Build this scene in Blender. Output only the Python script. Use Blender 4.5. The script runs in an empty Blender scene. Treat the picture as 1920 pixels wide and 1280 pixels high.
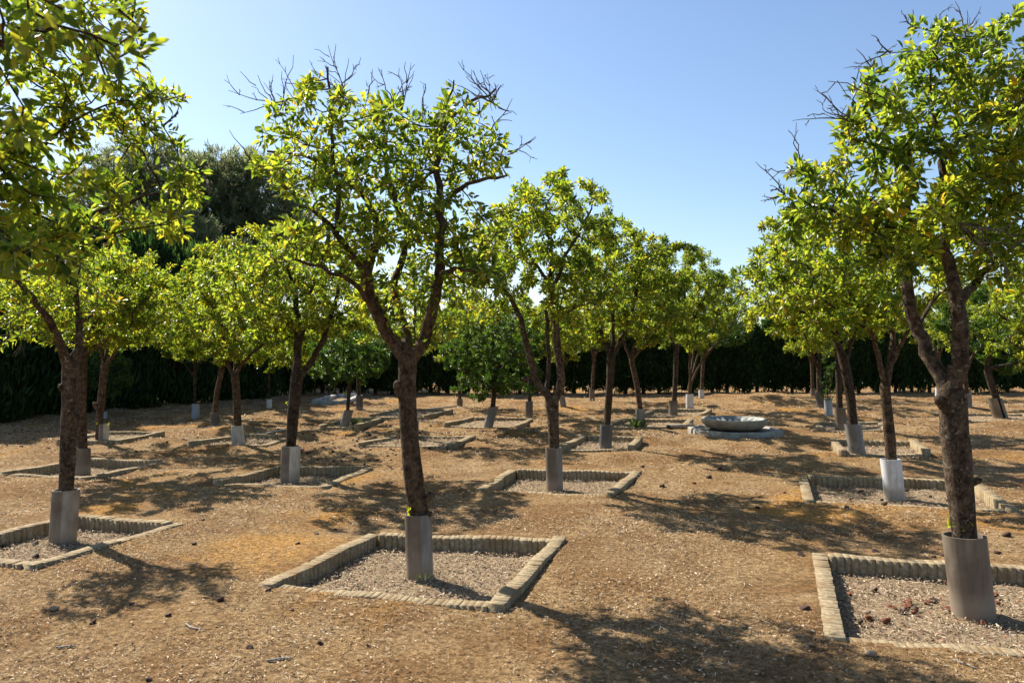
import bpy, math, random
import numpy as np
from mathutils import Vector, noise as mnoise

# ------------------------------------------------------------------ camera, sky, sun, exposure
scene = bpy.context.scene
COL = scene.collection
CAM_H, F_PX, Y_HOR = 1.6, 1442.0, 650.0          # eye height (m), focal length and horizon of the photograph (px)
cd = bpy.data.cameras.new("camera")
cd.sensor_width = 36.0
cd.lens = F_PX / 1920 * 36
cd.clip_start, cd.clip_end = 0.05, 2000
cd.dof.use_dof = True
cd.dof.focus_distance = 6.5
cd.dof.aperture_fstop = 7.0
cam = bpy.data.objects.new("camera", cd)
COL.objects.link(cam)
cam.location = (0, 0, CAM_H)
cam.rotation_euler = (math.radians(90) + math.atan((Y_HOR - 640) / F_PX), 0, 0)
scene.camera = cam

SUN_EL, SUN_AZ = math.radians(44), math.radians(-47)   # azimuth clockwise from +Y: behind the trees, to the left
world = bpy.data.worlds.new("World")
scene.world = world
world.use_nodes = True
wn = world.node_tree.nodes
bg = wn["Background"]
sky = wn.new("ShaderNodeTexSky")
sky.sky_type = 'NISHITA'
sky.sun_disc = False
sky.sun_elevation = SUN_EL
sky.sun_rotation = SUN_AZ
sky.altitude = 0
sky.air_density = 1.0
sky.dust_density = 0.7
sky.ozone_density = 3.0
world.node_tree.links.new(sky.outputs[0], bg.inputs[0])
bg.inputs[1].default_value = 0.088

sl = bpy.data.lights.new("sun", 'SUN')
sl.energy = 5.0
sl.angle = math.radians(0.55)
sl.color = (1.0, 0.93, 0.82)
sun = bpy.data.objects.new("sun", sl)
COL.objects.link(sun)
sdir = Vector((math.sin(SUN_AZ) * math.cos(SUN_EL), math.cos(SUN_AZ) * math.cos(SUN_EL), math.sin(SUN_EL)))
sun.rotation_euler = sdir.to_track_quat('Z', 'Y').to_euler()

vs = scene.view_settings
vs.view_transform = 'Standard'
vs.look = 'None'
vs.gamma = 1
vs.use_curve_mapping = False
vs.exposure = 1.02
scene.cycles.max_bounces = 8
scene.cycles.transmission_bounces = 6
scene.cycles.diffuse_bounces = 4

# ------------------------------------------------------------------ helpers
def W(px, py, d):
    """the point that shows at pixel (px,py) of the photograph when it stands d metres away"""
    return np.array(((px - 960) / F_PX * d, d, CAM_H + (Y_HOR - py) / F_PX * d))

def GD(py, z=0.0):
    return F_PX * (CAM_H - z) / (py - Y_HOR)

def G(px, py, z=0.0):
    d = GD(py, z)
    return np.array(((px - 960) / F_PX * d, d, z))

def tag(o, label=None, cat=None, group=None, kind=None):
    if label: o["label"] = label
    if cat: o["category"] = cat
    if group: o["group"] = group
    if kind: o["kind"] = kind
    return o

def empty(name, loc):
    o = bpy.data.objects.new(name, None)
    o.empty_display_size = 0.1
    COL.objects.link(o)
    o.location = loc
    return o

def mesh_obj(name, verts, faces, mat, parent=None, smooth=False, origin=None, mat_idx=None):
    """verts (n,3) in world metres; faces: list of index arrays, each (m,k)"""
    verts = np.asarray(verts, dtype=np.float64)
    if parent is not None:
        verts = verts - np.array(parent.location)
    elif origin is not None:
        verts = verts - np.array(origin)
    me = bpy.data.meshes.new(name)
    me.vertices.add(len(verts))
    me.vertices.foreach_set("co", verts.astype(np.float32).ravel())
    loops, starts, tot = [], [], 0
    for f in faces:
        f = np.asarray(f, dtype=np.int32)
        if f.size == 0: continue
        k = f.shape[1]
        loops.append(f.ravel())
        starts.append(tot + np.arange(len(f), dtype=np.int32) * k)
        tot += f.size
    loops = np.concatenate(loops); starts = np.concatenate(starts)
    me.loops.add(len(loops)); me.loops.foreach_set("vertex_index", loops)
    me.polygons.add(len(starts)); me.polygons.foreach_set("loop_start", starts)
    if smooth:
        me.polygons.foreach_set("use_smooth", np.ones(len(starts), dtype=bool))
    for m in (mat if isinstance(mat, (list, tuple)) else [mat]):
        me.materials.append(m)
    if mat_idx is not None:
        me.polygons.foreach_set("material_index", np.asarray(mat_idx, dtype=np.int32))
    me.update(calc_edges=True)
    me.validate()
    o = bpy.data.objects.new(name, me)
    COL.objects.link(o)
    if parent is not None: o.parent = parent
    elif origin is not None: o.location = origin
    return o

class Geo:
    def __init__(self): self.v, self.f, self.n = [], {}, 0
    def add(self, v, *faces):
        v = np.asarray(v, dtype=np.float64)
        for f in faces:
            f = np.asarray(f, dtype=np.int64)
            if f.size: self.f.setdefault(f.shape[1], []).append(f + self.n)
        self.v.append(v); self.n += len(v)
    def obj(self, name, mat, parent=None, smooth=False, origin=None):
        return mesh_obj(name, np.concatenate(self.v), [np.concatenate(x) for x in self.f.values()], mat, parent, smooth, origin)

def unit(a):
    a = np.asarray(a, dtype=np.float64)
    return a / np.maximum(np.linalg.norm(a, axis=-1, keepdims=True), 1e-9)

def ramp_node(nt, stops, interp='LINEAR'):
    r = nt.nodes.new("ShaderNodeValToRGB")
    r.color_ramp.interpolation = interp
    el = r.color_ramp.elements
    while len(el) < len(stops): el.new(0.5)
    for e, (p, c) in zip(el, stops):
        e.position = p; e.color = (*c, 1)
    return r

def new_mat(name):
    m = bpy.data.materials.new(name)
    m.use_nodes = True
    nt = m.node_tree
    return m, nt, nt.nodes["Principled BSDF"], nt.nodes["Material Output"]

def noise_node(nt, vec, scale, detail=4, rough=0.55, dist=0.0):
    n = nt.nodes.new("ShaderNodeTexNoise")
    n.inputs["Scale"].default_value = scale
    n.inputs["Detail"].default_value = detail
    n.inputs["Roughness"].default_value = rough
    n.inputs["Distortion"].default_value = dist
    nt.links.new(vec, n.inputs["Vector"])
    return n

def mix_col(nt, fac, a, b, mode='MIX'):
    m = nt.nodes.new("ShaderNodeMix")
    m.data_type = 'RGBA'; m.blend_type = mode
    for sock, val in ((m.inputs[0], fac), (m.inputs[6], a), (m.inputs[7], b)):
        if isinstance(val, (int, float)): sock.default_value = val
        elif isinstance(val, tuple): sock.default_value = (*val, 1)
        else: nt.links.new(val, sock)
    return m.outputs[2]

def bump(nt, height, strength, dist, bsdf):
    b = nt.nodes.new("ShaderNodeBump")
    b.inputs["Strength"].default_value = strength
    b.inputs["Distance"].default_value = dist
    nt.links.new(height, b.inputs["Height"])
    nt.links.new(b.outputs[0], bsdf.inputs["Normal"])

def leaf_mat(name, refl, trans, tmix=0.5, rough=0.4, spec=0.5):
    m, nt, p, out = new_mat(name)
    g = nt.nodes.new("ShaderNodeNewGeometry")
    r1 = ramp_node(nt, refl); r2 = ramp_node(nt, trans)
    nt.links.new(g.outputs["Random Per Island"], r1.inputs[0])
    nt.links.new(g.outputs["Random Per Island"], r2.inputs[0])
    cn = noise_node(nt, g.outputs["Position"], 2.2, 3, .6)      # some shoots younger and yellower, some older and greener
    cr = ramp_node(nt, [(.34, (.72, .86, .9)), (.52, (1, 1, 1)), (.68, (1.2, 1.06, .95))])
    nt.links.new(cn.outputs[0], cr.inputs[0])
    c1 = mix_col(nt, 1.0, r1.outputs[0], cr.outputs[0], 'MULTIPLY')
    c2 = mix_col(nt, 1.0, r2.outputs[0], cr.outputs[0], 'MULTIPLY')
    nt.links.new(c1, p.inputs["Base Color"])
    p.inputs["Roughness"].default_value = rough
    p.inputs["Specular IOR Level"].default_value = spec
    t = nt.nodes.new("ShaderNodeBsdfTranslucent")
    nt.links.new(c2, t.inputs[0])
    mx = nt.nodes.new("ShaderNodeMixShader")
    mx.inputs[0].default_value = tmix
    nt.links.new(p.outputs[0], mx.inputs[1]); nt.links.new(t.outputs[0], mx.inputs[2])
    nt.links.new(mx.outputs[0], out.inputs[0])
    return m

def island_mat(name, stops, rough=0.9):
    m, nt, p, out = new_mat(name)
    g = nt.nodes.new("ShaderNodeNewGeometry")
    r = ramp_node(nt, stops)
    nt.links.new(g.outputs["Random Per Island"], r.inputs[0])
    nt.links.new(r.outputs[0], p.inputs["Base Color"])
    p.inputs["Roughness"].default_value = rough
    p.inputs["Specular IOR Level"].default_value = 0.15
    return m

# ------------------------------------------------------------------ materials
M = {}
M['leaf'] = leaf_mat("orange_leaf",
    [(0, (.034, .060, .010)), (.45, (.060, .092, .012)), (.80, (.095, .120, .014)), (.965, (.13, .14, .016)), (.992, (.30, .19, .014))],
    [(0, (.09, .17, .014)), (.40, (.30, .40, .028)), (.80, (.58, .64, .040)), (.965, (.70, .64, .04)), (.992, (.72, .46, .03))], 0.60, 0.32)
M['leaf_far'] = leaf_mat("orange_leaf_dense",
    [(0, (.034, .062, .012)), (.5, (.060, .096, .014)), (.9, (.095, .120, .015)), (1, (.14, .14, .018))],
    [(0, (.09, .17, .014)), (.45, (.30, .40, .028)), (.9, (.58, .63, .040)), (1, (.68, .60, .035))], 0.58, 0.32)
M['leaf_round'] = leaf_mat("round_citrus_leaf",
    [(0, (.020, .052, .012)), (.6, (.034, .078, .014)), (1, (.06, .11, .018))],
    [(0, (.05, .13, .012)), (.6, (.11, .22, .016)), (1, (.24, .36, .022))], 0.42, 0.34)
M['cypress'] = leaf_mat("cypress_foliage",
    [(0, (.016, .036, .013)), (.7, (.032, .066, .020)), (1, (.06, .105, .028))],
    [(0, (.02, .055, .012)), (.7, (.07, .16, .022)), (1, (.17, .30, .04))], 0.45, 0.6, 0.25)
M['pine'] = leaf_mat("pine_needles",
    [(0, (.10, .135, .068)), (.7, (.16, .20, .095)), (1, (.23, .26, .14))],
    [(0, (.24, .28, .13)), (.7, (.36, .40, .18)), (1, (.45, .48, .24))], 0.55, 0.5, 0.3)
M['grass'] = leaf_mat("green_grass", [(0, (.08, .12, .04)), (1, (.22, .25, .10))], [(0, (.1, .16, .04)), (1, (.3, .34, .1))], 0.4, 0.6)

def bark(name, dark, light, lichen, lich_amt):
    m, nt, p, out = new_mat(name)
    g = nt.nodes.new("ShaderNodeNewGeometry")
    mp = nt.nodes.new("ShaderNodeMapping"); mp.inputs["Scale"].default_value = (1, 1, .7)
    nt.links.new(g.outputs["Position"], mp.inputs[0])
    n1 = noise_node(nt, mp.outputs[0], 46, 6, .7)
    n2 = noise_node(nt, g.outputs["Position"], 16, 5, .7)
    n3 = noise_node(nt, g.outputs["Position"], 30, 4, .6, .4)
    r = ramp_node(nt, [(.36, dark), (.62, light)])
    nt.links.new(n1.outputs[0], r.inputs[0])
    rr = ramp_node(nt, [(.38, (.40, .33, .28)), (.5, (.95, .9, .85)), (.64, (1.45, 1.38, 1.3))])
    nt.links.new(n2.outputs[0], rr.inputs[0])
    c = mix_col(nt, 1.0, r.outputs[0], rr.outputs[0], 'MULTIPLY')
    lr = ramp_node(nt, [(lich_amt, (0, 0, 0)), (lich_amt + .06, (1, 1, 1))])
    nt.links.new(n3.outputs[0], lr.inputs[0])
    c = mix_col(nt, lr.outputs[0], c, lichen)
    nt.links.new(c, p.inputs["Base Color"])
    p.inputs["Roughness"].default_value = .92
    p.inputs["Specular IOR Level"].default_value = .2
    bump(nt, n1.outputs[0], 1.0, .035, p)
    return m
M['bark'] = bark("orange_bark", (.050, .035, .022), (.140, .100, .064), (.20, .165, .115), .63)
M['bark_lichen'] = bark("lichen_bark", (.048, .035, .023), (.132, .098, .066), (.25, .215, .155), .60)
M['bark_red'] = bark("reddish_bark", (.054, .035, .023), (.135, .093, .060), (0.204, 0.17, 0.119), .62)
M['bark_dark'] = bark("dark_bark", (.032, .024, .017), (.085, .064, .044), (.12, .11, .09), .66)
M['twig'] = bark("grey_twig", (0.102, 0.085, 0.0723), (0.204, 0.174, 0.149), (0.255, 0.23, 0.204), .6)

def ground_mat(name, pale=False):
    m, nt, p, out = new_mat(name)
    g = nt.nodes.new("ShaderNodeNewGeometry")
    pos = g.outputs["Position"]
    big = noise_node(nt, pos, .55, 4, .6, .6)
    mid = noise_node(nt, pos, 2.6, 5, .65)
    fine = noise_node(nt, pos, 26, 6, .75)
    grit = noise_node(nt, pos, 110, 4, .8)
    r0 = ramp_node(nt, [(.30, (.20, .120, .055)), (.50, (.335, .222, .113)), (.72, (.45, .325, .188))])
    nt.links.new(mid.outputs[0], r0.inputs[0])
    r1 = ramp_node(nt, [(.38, (0, 0, 0)), (.62, (1, 1, 1))])
    nt.links.new(big.outputs[0], r1.inputs[0])
    c = mix_col(nt, r1.outputs[0], r0.outputs[0], (.345, .222, .105), 'MIX')
    rb = noise_node(nt, pos, 1.1, 4, .65, .5)
    rbr = ramp_node(nt, [(.46, (0, 0, 0)), (.60, (.8, .8, .8))])
    nt.links.new(rb.outputs[0], rbr.inputs[0])
    c = mix_col(nt, rbr.outputs[0], c, (.225, .122, .050))
    # bare patches of ochre sand
    oc = noise_node(nt, pos, .42, 3, .6, .8)
    r2 = ramp_node(nt, [(.585, (0, 0, 0)), (.68, (1, 1, 1))])
    nt.links.new(oc.outputs[0], r2.inputs[0])
    c = mix_col(nt, r2.outputs[0], c, (.44, .235, .068))
    # one large ochre patch between the two front left beds
    sub = nt.nodes.new("ShaderNodeVectorMath"); sub.operation = 'SUBTRACT'
    sub.inputs[1].default_value = (-1.95, 6.1, 0)
    nt.links.new(pos, sub.inputs[0])
    sc = nt.nodes.new("ShaderNodeVectorMath"); sc.operation = 'MULTIPLY'
    sc.inputs[1].default_value = (1.25, .95, 0)
    nt.links.new(sub.outputs[0], sc.inputs[0])
    ln = nt.nodes.new("ShaderNodeVectorMath"); ln.operation = 'LENGTH'
    nt.links.new(sc.outputs[0], ln.inputs[0])
    ad = nt.nodes.new("ShaderNodeMath"); ad.operation = 'MULTIPLY_ADD'
    nt.links.new(mid.outputs[0], ad.inputs[0]); ad.inputs[1].default_value = 1.6
    nt.links.new(ln.outputs["Value"], ad.inputs[2])
    r3 = ramp_node(nt, [(.0, (0, 0, 0)), (.5, (0, 0, 0)), (1, (0, 0, 0))])
    r3.color_ramp.elements[0].position = .55; r3.color_ramp.elements[0].color = (.9, .9, .9, 1)
    r3.color_ramp.elements[1].position = .80
    dv = nt.nodes.new("ShaderNodeMath"); dv.operation = 'MULTIPLY'; dv.inputs[1].default_value = .5
    nt.links.new(ad.outputs[0], dv.inputs[0]); nt.links.new(dv.outputs[0], r3.inputs[0])
    c = mix_col(nt, r3.outputs[0], c, (.45, .255, .085))
    rf = ramp_node(nt, [(.32, (.20, .16, .12)), (.48, (.90, .87, .82)), (.66, (1.7, 1.7, 1.68))])
    nt.links.new(fine.outputs[0], rf.inputs[0])
    c = mix_col(nt, .85, c, rf.outputs[0], 'MULTIPLY')
    rg = ramp_node(nt, [(.30, (.4, .36, .32)), (.52, (1, 1, 1)), (.70, (1.5, 1.5, 1.48))])
    nt.links.new(grit.outputs[0], rg.inputs[0])
    c = mix_col(nt, .8, c, rg.outputs[0], 'MULTIPLY')
    nt.links.new(c, p.inputs["Base Color"])
    p.inputs["Roughness"].default_value = 1
    p.inputs["Specular IOR Level"].default_value = .1
    sm = nt.nodes.new("ShaderNodeMath"); sm.operation = 'ADD'
    nt.links.new(fine.outputs[0], sm.inputs[0]); nt.links.new(grit.outputs[0], sm.inputs[1])
    bump(nt, sm.outputs[0], .9, .025, p)
    return m
M['ground'] = ground_mat("dry_ground")

def simple(name, stops, scale, rough=.85, bstr=.3, bdist=.01, spec=.3, scale2=None, stain=None, dust=None):
    m, nt, p, out = new_mat(name)
    g = nt.nodes.new("ShaderNodeNewGeometry")
    n = noise_node(nt, g.outputs["Position"], scale, 6, .65)
    r = ramp_node(nt, stops)
    nt.links.new(n.outputs[0], r.inputs[0])
    c = r.outputs[0]
    if stain:
        n2 = noise_node(nt, g.outputs["Position"], scale2 or scale * .3, 4, .6, .5)
        r2 = ramp_node(nt, [(.48, (0, 0, 0)), (.66, (1, 1, 1))])
        nt.links.new(n2.outputs[0], r2.inputs[0])
        c = mix_col(nt, r2.outputs[0], c, stain)
    if dust:
        mp = nt.nodes.new("ShaderNodeMapping"); mp.inputs["Scale"].default_value = (1, 1, .12)
        nt.links.new(g.outputs["Position"], mp.inputs[0])
        n4 = noise_node(nt, mp.outputs[0], 26, 4, .6)
        r4 = ramp_node(nt, [(.35, (.72, .69, .66)), (.6, (1.06, 1.05, 1.04))]); nt.links.new(n4.outputs[0], r4.inputs[0])
        c = mix_col(nt, .8, c, r4.outputs[0], 'MULTIPLY')
    if dust:      # splashed earth on the lowest hand's breadth
        sp = nt.nodes.new("ShaderNodeSeparateXYZ"); nt.links.new(g.outputs["Position"], sp.inputs[0])
        ma = nt.nodes.new("ShaderNodeMath"); ma.operation = 'MULTIPLY_ADD'; ma.inputs[1].default_value = .10
        nt.links.new(n.outputs[0], ma.inputs[0]); nt.links.new(sp.outputs[2], ma.inputs[2])
        r3 = ramp_node(nt, [(.06, (.75, .75, .75)), (.15, (0, 0, 0))]); nt.links.new(ma.outputs[0], r3.inputs[0])
        c = mix_col(nt, r3.outputs[0], c, dust)
    nt.links.new(c, p.inputs["Base Color"])
    p.inputs["Roughness"].default_value = rough
    p.inputs["Specular IOR Level"].default_value = spec
    bump(nt, n.outputs[0], bstr, bdist, p)
    return m
M['mulch'] = simple("mulch_soil", [(.25, (.11, .075, .043)), (.5, (.255, .185, .112)), (.75, (.39, .30, .195))], 45, 1, .9, .02, .1)
M['brick'] = simple("pale_brick", [(.25, (.13, .095, .052)), (.5, (.29, .225, .135)), (.75, (.44, .37, .25))], 40, .95, .8, .006, .15, 5, (.22, .15, .08))
M['kerb'] = simple("pale_kerb", [(.2, (0.36, 0.344, 0.32)), (.8, (0.496, 0.48, 0.448))], 8, .9, .3, .01)
M['pipe_taupe'] = simple("taupe_pipe", [(.25, (.112, .086, .062)), (.75, (.165, .130, .097))], 7, .62, .15, .004, .35, 3.5, (.20, .165, .125), dust=(.25, .20, .145))
M['pipe_grey'] = simple("grey_pipe", [(.25, (0.133, 0.13, 0.122)), (.75, (0.194, 0.191, 0.18))], 7, .62, .15, .004, .35, 3.5, (0.238, 0.23, 0.216), dust=(0.259, 0.209, 0.151))
M['pipe_dark'] = simple("dark_grey_pipe", [(.25, (0.0713, 0.0675, 0.0638)), (.75, (0.112, 0.109, 0.101))], 7, .65, .15, .004, .35, 3.5, (0.143, 0.139, 0.131), dust=(0.27, 0.217, 0.158))
M['pipe_white'] = simple("white_pipe", [(.25, (0.54, 0.549, 0.558)), (.75, (0.666, 0.675, 0.684))], 6, .45, .1, .003, .4, 3.0, (0.468, 0.459, 0.441), dust=(0.324, 0.261, 0.189))
M['pipe_cream'] = simple("cream_pipe", [(.25, (0.41, 0.381, 0.328)), (.75, (0.508, 0.476, 0.418))], 6, .5, .1, .003, .4, 3.0, (0.328, 0.295, 0.246), dust=(0.295, 0.238, 0.172))
M['pipe_pale'] = simple("pale_taupe_pipe", [(.25, (.17, .142, .110)), (.75, (.24, .205, .165))], 7, .6, .15, .004, .35, 3.5, (.30, .27, .23), dust=(.30, .24, .17))
M['pipe_blue'] = simple("blue_grey_pipe", [(.25, (0.24, 0.272, 0.304)), (.75, (0.336, 0.368, 0.4))], 6, .5, .1, .003, .4)
M['stone_grey'] = simple("grey_marble", [(.3, (.13, .145, .135)), (.7, (.25, .265, .25))], 9, .6, .3, .005, .4, 3, (.30, .30, .275))
M['stone_out'] = simple("weathered_marble", [(.3, (.24, .215, .16)), (.7, (.38, .345, .265))], 9, .8, .3, .006, .3, 4, (.22, .15, .08))
M['stone_slab'] = simple("white_marble", [(.3, (.22, .21, .18)), (.7, (.36, .345, .305))], 7, .7, .3, .006, .3, 3.5, (.20, .165, .12))
M['hose'] = simple("hose_plastic", [(.3, (.10, .095, .085)), (.7, (.2, .185, .16))], 20, .6)
M['wood'] = simple("bleached_wood", [(.3, (0.24, 0.208, 0.168)), (.7, (0.416, 0.376, 0.328))], 30, .9, .6, .01)
M['orange'] = simple("dried_peel", [(.3, (.022, .012, .009)), (.55, (.055, .024, .014)), (.8, (.13, .045, .022))], 18, .75, .9, .01, .3)
M['orange_red'] = simple("red_peel", [(.3, (.07, .022, .012)), (.7, (.22, .07, .028))], 18, .75, .9, .01, .3)
M['path'] = simple("pale_gravel", [(.3, (0.18, 0.168, 0.159)), (.7, (0.252, 0.24, 0.231))], 3, 1, .3, .01, .1)
M['stone'] = simple("field_stone", [(.3, (0.21, 0.15, 0.09)), (.7, (0.36, 0.27, 0.18))], 14, .95, .6, .01, .2)
M['litter'] = island_mat("dry_straw", [(0, (.04, .022, .012)), (.30, (.15, .086, .04)), (.58, (.32, .212, .112)), (.88, (.50, .385, .24)), (1, (.64, .54, .40))])
M['chips'] = island_mat("wood_chips", [(0, (.09, .056, .032)), (.3, (.23, .16, .096)), (.65, (.39, .30, .20)), (.94, (.54, .45, .33)), (1, (.30, .09, .035))])

rng = np.random.default_rng(7)

# ------------------------------------------------------------------ ground (one sheet, beds sunk into it)
BEDS = {}
ZM = -0.085
def quad(c, z=0.0): return [G(x, y, z)[:2] for x, y in c]
# corner order: front left, back left, back right, front right (ground metres)
BEDS['b13'] = quad([(485, 1102), (692, 1004), (1062, 1014), (945, 1142)])
b = quad([(1545, 1204), (1522, 1044)])
BEDS['b31'] = [b[0], b[1], b[1] + np.array((1.66, -.40)), b[0] + np.array((1.70, -.34))]
b = quad([(142, 969), (345, 984), (62, 1062)])
BEDS['b1'] = [b[0] + (b[2] - b[1]), b[0], b[1], b[2]]
BEDS['b17'] = quad([(893, 922), (955, 883), (1202, 888), (1150, 931)])
BEDS['b30'] = quad([(1505, 943), (1495, 894), (1832, 905), (1908, 960)])
BEDS['b8'] = quad([(400, 906), (515, 878), (700, 878), (612, 914)])
BEDS['b2'] = quad([(0, 890), (165, 863), (318, 868), (160, 898)])
NEAR = ['b13', 'b31', 'b1', 'b17', 'b30', 'b8', 'b2']
BEDS['b6'] = quad([(350, 838), (455, 822), (545, 824), (500, 839)])
BEDS['b20'] = quad([(1045, 847), (1090, 827), (1205, 829), (1190, 847)])
BEDS['b29'] = quad([(1572, 856), (1555, 834), (1716, 838), (1745, 858)])
BEDS['b12'] = quad([(668, 838), (740, 823), (893, 823), (850, 839)])
BEDS['b14'] = quad([(830, 801), (882, 789), (1000, 789), (965, 806)])
BEDS['b9'] = quad([(598, 805), (650, 791), (722, 790), (672, 805)])
BEDS['b10'] = quad([(690, 784), (748, 772), (850, 773), (800, 785)])
BEDS['b3'] = quad([(105, 832), (195, 816), (310, 815), (225, 832)])
BEDS['b21'] = quad([(1135, 804), (1160, 792), (1300, 793), (1288, 804)])
BEDS['b22'] = quad([(1200, 783), (1222, 773), (1335, 773), (1318, 783)])
BEDS['b28'] = quad([(1535, 810), (1525, 798), (1655, 796), (1668, 810)])
BEDS['b33'] = quad([(1808, 792), (1795, 780), (1925, 780), (1945, 792)])
BEDS['b11'] = quad([(585, 757), (625, 746), (680, 746), (650, 758)])

FARBEDS = [v for k, v in BEDS.items() if k not in NEAR]

def inside(q, x, y, off=0.0):
    """signed distance (positive inside) to the convex quad, vectorised; corners run clockwise"""
    d = np.full(np.shape(x), 1e9)
    for i in range(4):
        a, b = q[i], q[(i + 1) % 4]
        e = unit(b - a)
        n = np.array((e[1], -e[0]))
        d = np.minimum(d, (x - a[0]) * n[0] + (y - a[1]) * n[1])
    return d - off

def gz(x, y):
    x = np.asarray(x, float); y = np.asarray(y, float)
    z = .010 * np.sin(1.9 * x + .7 * y + 1.3) + .008 * np.sin(-1.1 * x + 2.3 * y) + .005 * np.sin(4.1 * x + 3.3 * y + .5) + .004 * np.sin(6.7 * x - 5.2 * y)
    z = z * np.clip(1.5 - y / 40, .0, 1)
    amp = .034 * np.clip((y - 7.5) / 6, 0, 1) * np.clip((60 - y) / 20, 0, 1)
    z = z + amp * (np.sin(1.3 * x + 3.1 * y + .8 * np.sin(.9 * x)) + .7 * np.sin(-2.4 * x + 4.3 * y + 1) + .5 * np.sin(3.9 * x + 5.7 * y + np.sin(2 * x)))
    for q in FARBEDS:
        z = np.where(inside(q, x, y) > -.12, np.minimum(z, .006), z)
    z = z + .13 * np.exp(-(((x - 8.2) / 2.6) ** 2 + ((y - 23.6) / 1.3) ** 2))    # low heap of earth by the far hedge
    return z

def axis(lo, hi, a, b, step, grow=1.12):
    v = list(np.arange(a, b, step))
    s, t = step, v[-1]
    while t < hi:
        s = min(s * grow, 40); t += s; v.append(t)
    s, t = step, v[0]
    while t > lo:
        s = min(s * grow, 40); t -= s; v.insert(0, t)
    return np.array(v)
gx = axis(-420, 420, -7.2, 7.2, .055, 1.06)
gy = axis(-120, 900, 2.6, 12.2, .055, 1.03)
X, Y = np.meshgrid(gx, gy)
Z = gz(X, Y)
for k in NEAR:     # earth banked against the back and left rows
    q = BEDS[k]; s = inside(q, X, Y)
    def half(i, j):
        e = unit(q[j] - q[i]); return (X - q[i][0]) * e[1] - (Y - q[i][1]) * e[0]
    fac = np.clip((half(3, 0) - .1) / .5, 0, 1) * np.clip((half(2, 3) + .02) / .3, 0, 1)
    Z = Z + np.where(s < .06, .016 * fac * np.exp(-(np.minimum(s, 0) / .38) ** 2), 0)
    s = s - .055
    Z = np.where(s > 0, np.minimum(Z, -.13), Z)
nx, ny = len(gx), len(gy)
ii = np.arange(nx * ny).reshape(ny, nx)
gf = np.stack([ii[:-1, :-1], ii[:-1, 1:], ii[1:, 1:], ii[1:, :-1]], -1).reshape(-1, 4)
o = mesh_obj("ground", np.stack([X, Y, Z], -1).reshape(-1, 3), [gf], M['ground'], smooth=True)
tag(o, "dry tan earth of the grove strewn with straw", "ground", kind="structure")
pv = np.array([(-60, 33.0, .012), (60, 33.0, .012), (60, 37.5, .012), (-60, 37.5, .012)])
tag(mesh_obj("path", pv, [np.array([[0, 1, 2, 3]])], M['path']), "pale gravel path behind the far hedge", "path", kind="structure")

# ------------------------------------------------------------------ beds: brick edging on four sides, mulch inside
def bricks(a, b, wid, z0, z1, pitch, r, inward):
    """a row of bricks on edge from a to b; inward = unit vector into the bed"""
    g = Geo()
    L = np.linalg.norm(b - a); e = (b - a) / L
    n = max(2, int(L / pitch)); cut = np.cumsum(r.uniform(.7, 1.3, n)); cut = np.concatenate([[0], cut / cut[-1] * L])
    for i in range(n):
        t0, t1 = cut[i] + .0008, cut[i + 1] - .0008 - r.uniform(0, .0016)
        top = z1 + r.normal(0, .0014) + .006 * math.sin(i * .37 + L)
        jo = r.normal(0, .0014)
        w0, w1 = jo + r.normal(0, .0012), wid + jo + r.normal(0, .0014)
        c = .0014 + r.uniform(0, .0014)
        def P(t, w, z): 
            q = a + e * t + inward * w
            return (q[0], q[1], z + r.normal(0, .0007))
        v = [P(t0, w0, z0), P(t1, w0, z0), P(t1, w1, z0), P(t0, w1, z0),
             P(t0, w0, top - c), P(t1, w0, top - c), P(t1, w1, top - c), P(t0, w1, top - c),
             P(t0 + c * .7, w0 + c, top), P(t1 - c * .7, w0 + c, top), P(t1 - c * .7, w1 - c, top), P(t0 + c * .7, w1 - c, top)]
        f = [(0, 4, 5, 1), (1, 5, 6, 2), (2, 6, 7, 3), (3, 7, 4, 0), (4, 8, 9, 5), (5, 9, 10, 6), (6, 10, 11, 7), (7, 11, 8, 4), (8, 11, 10, 9)]
        g.add(v, np.array(f)[:, ::-1])
    return g

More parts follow.
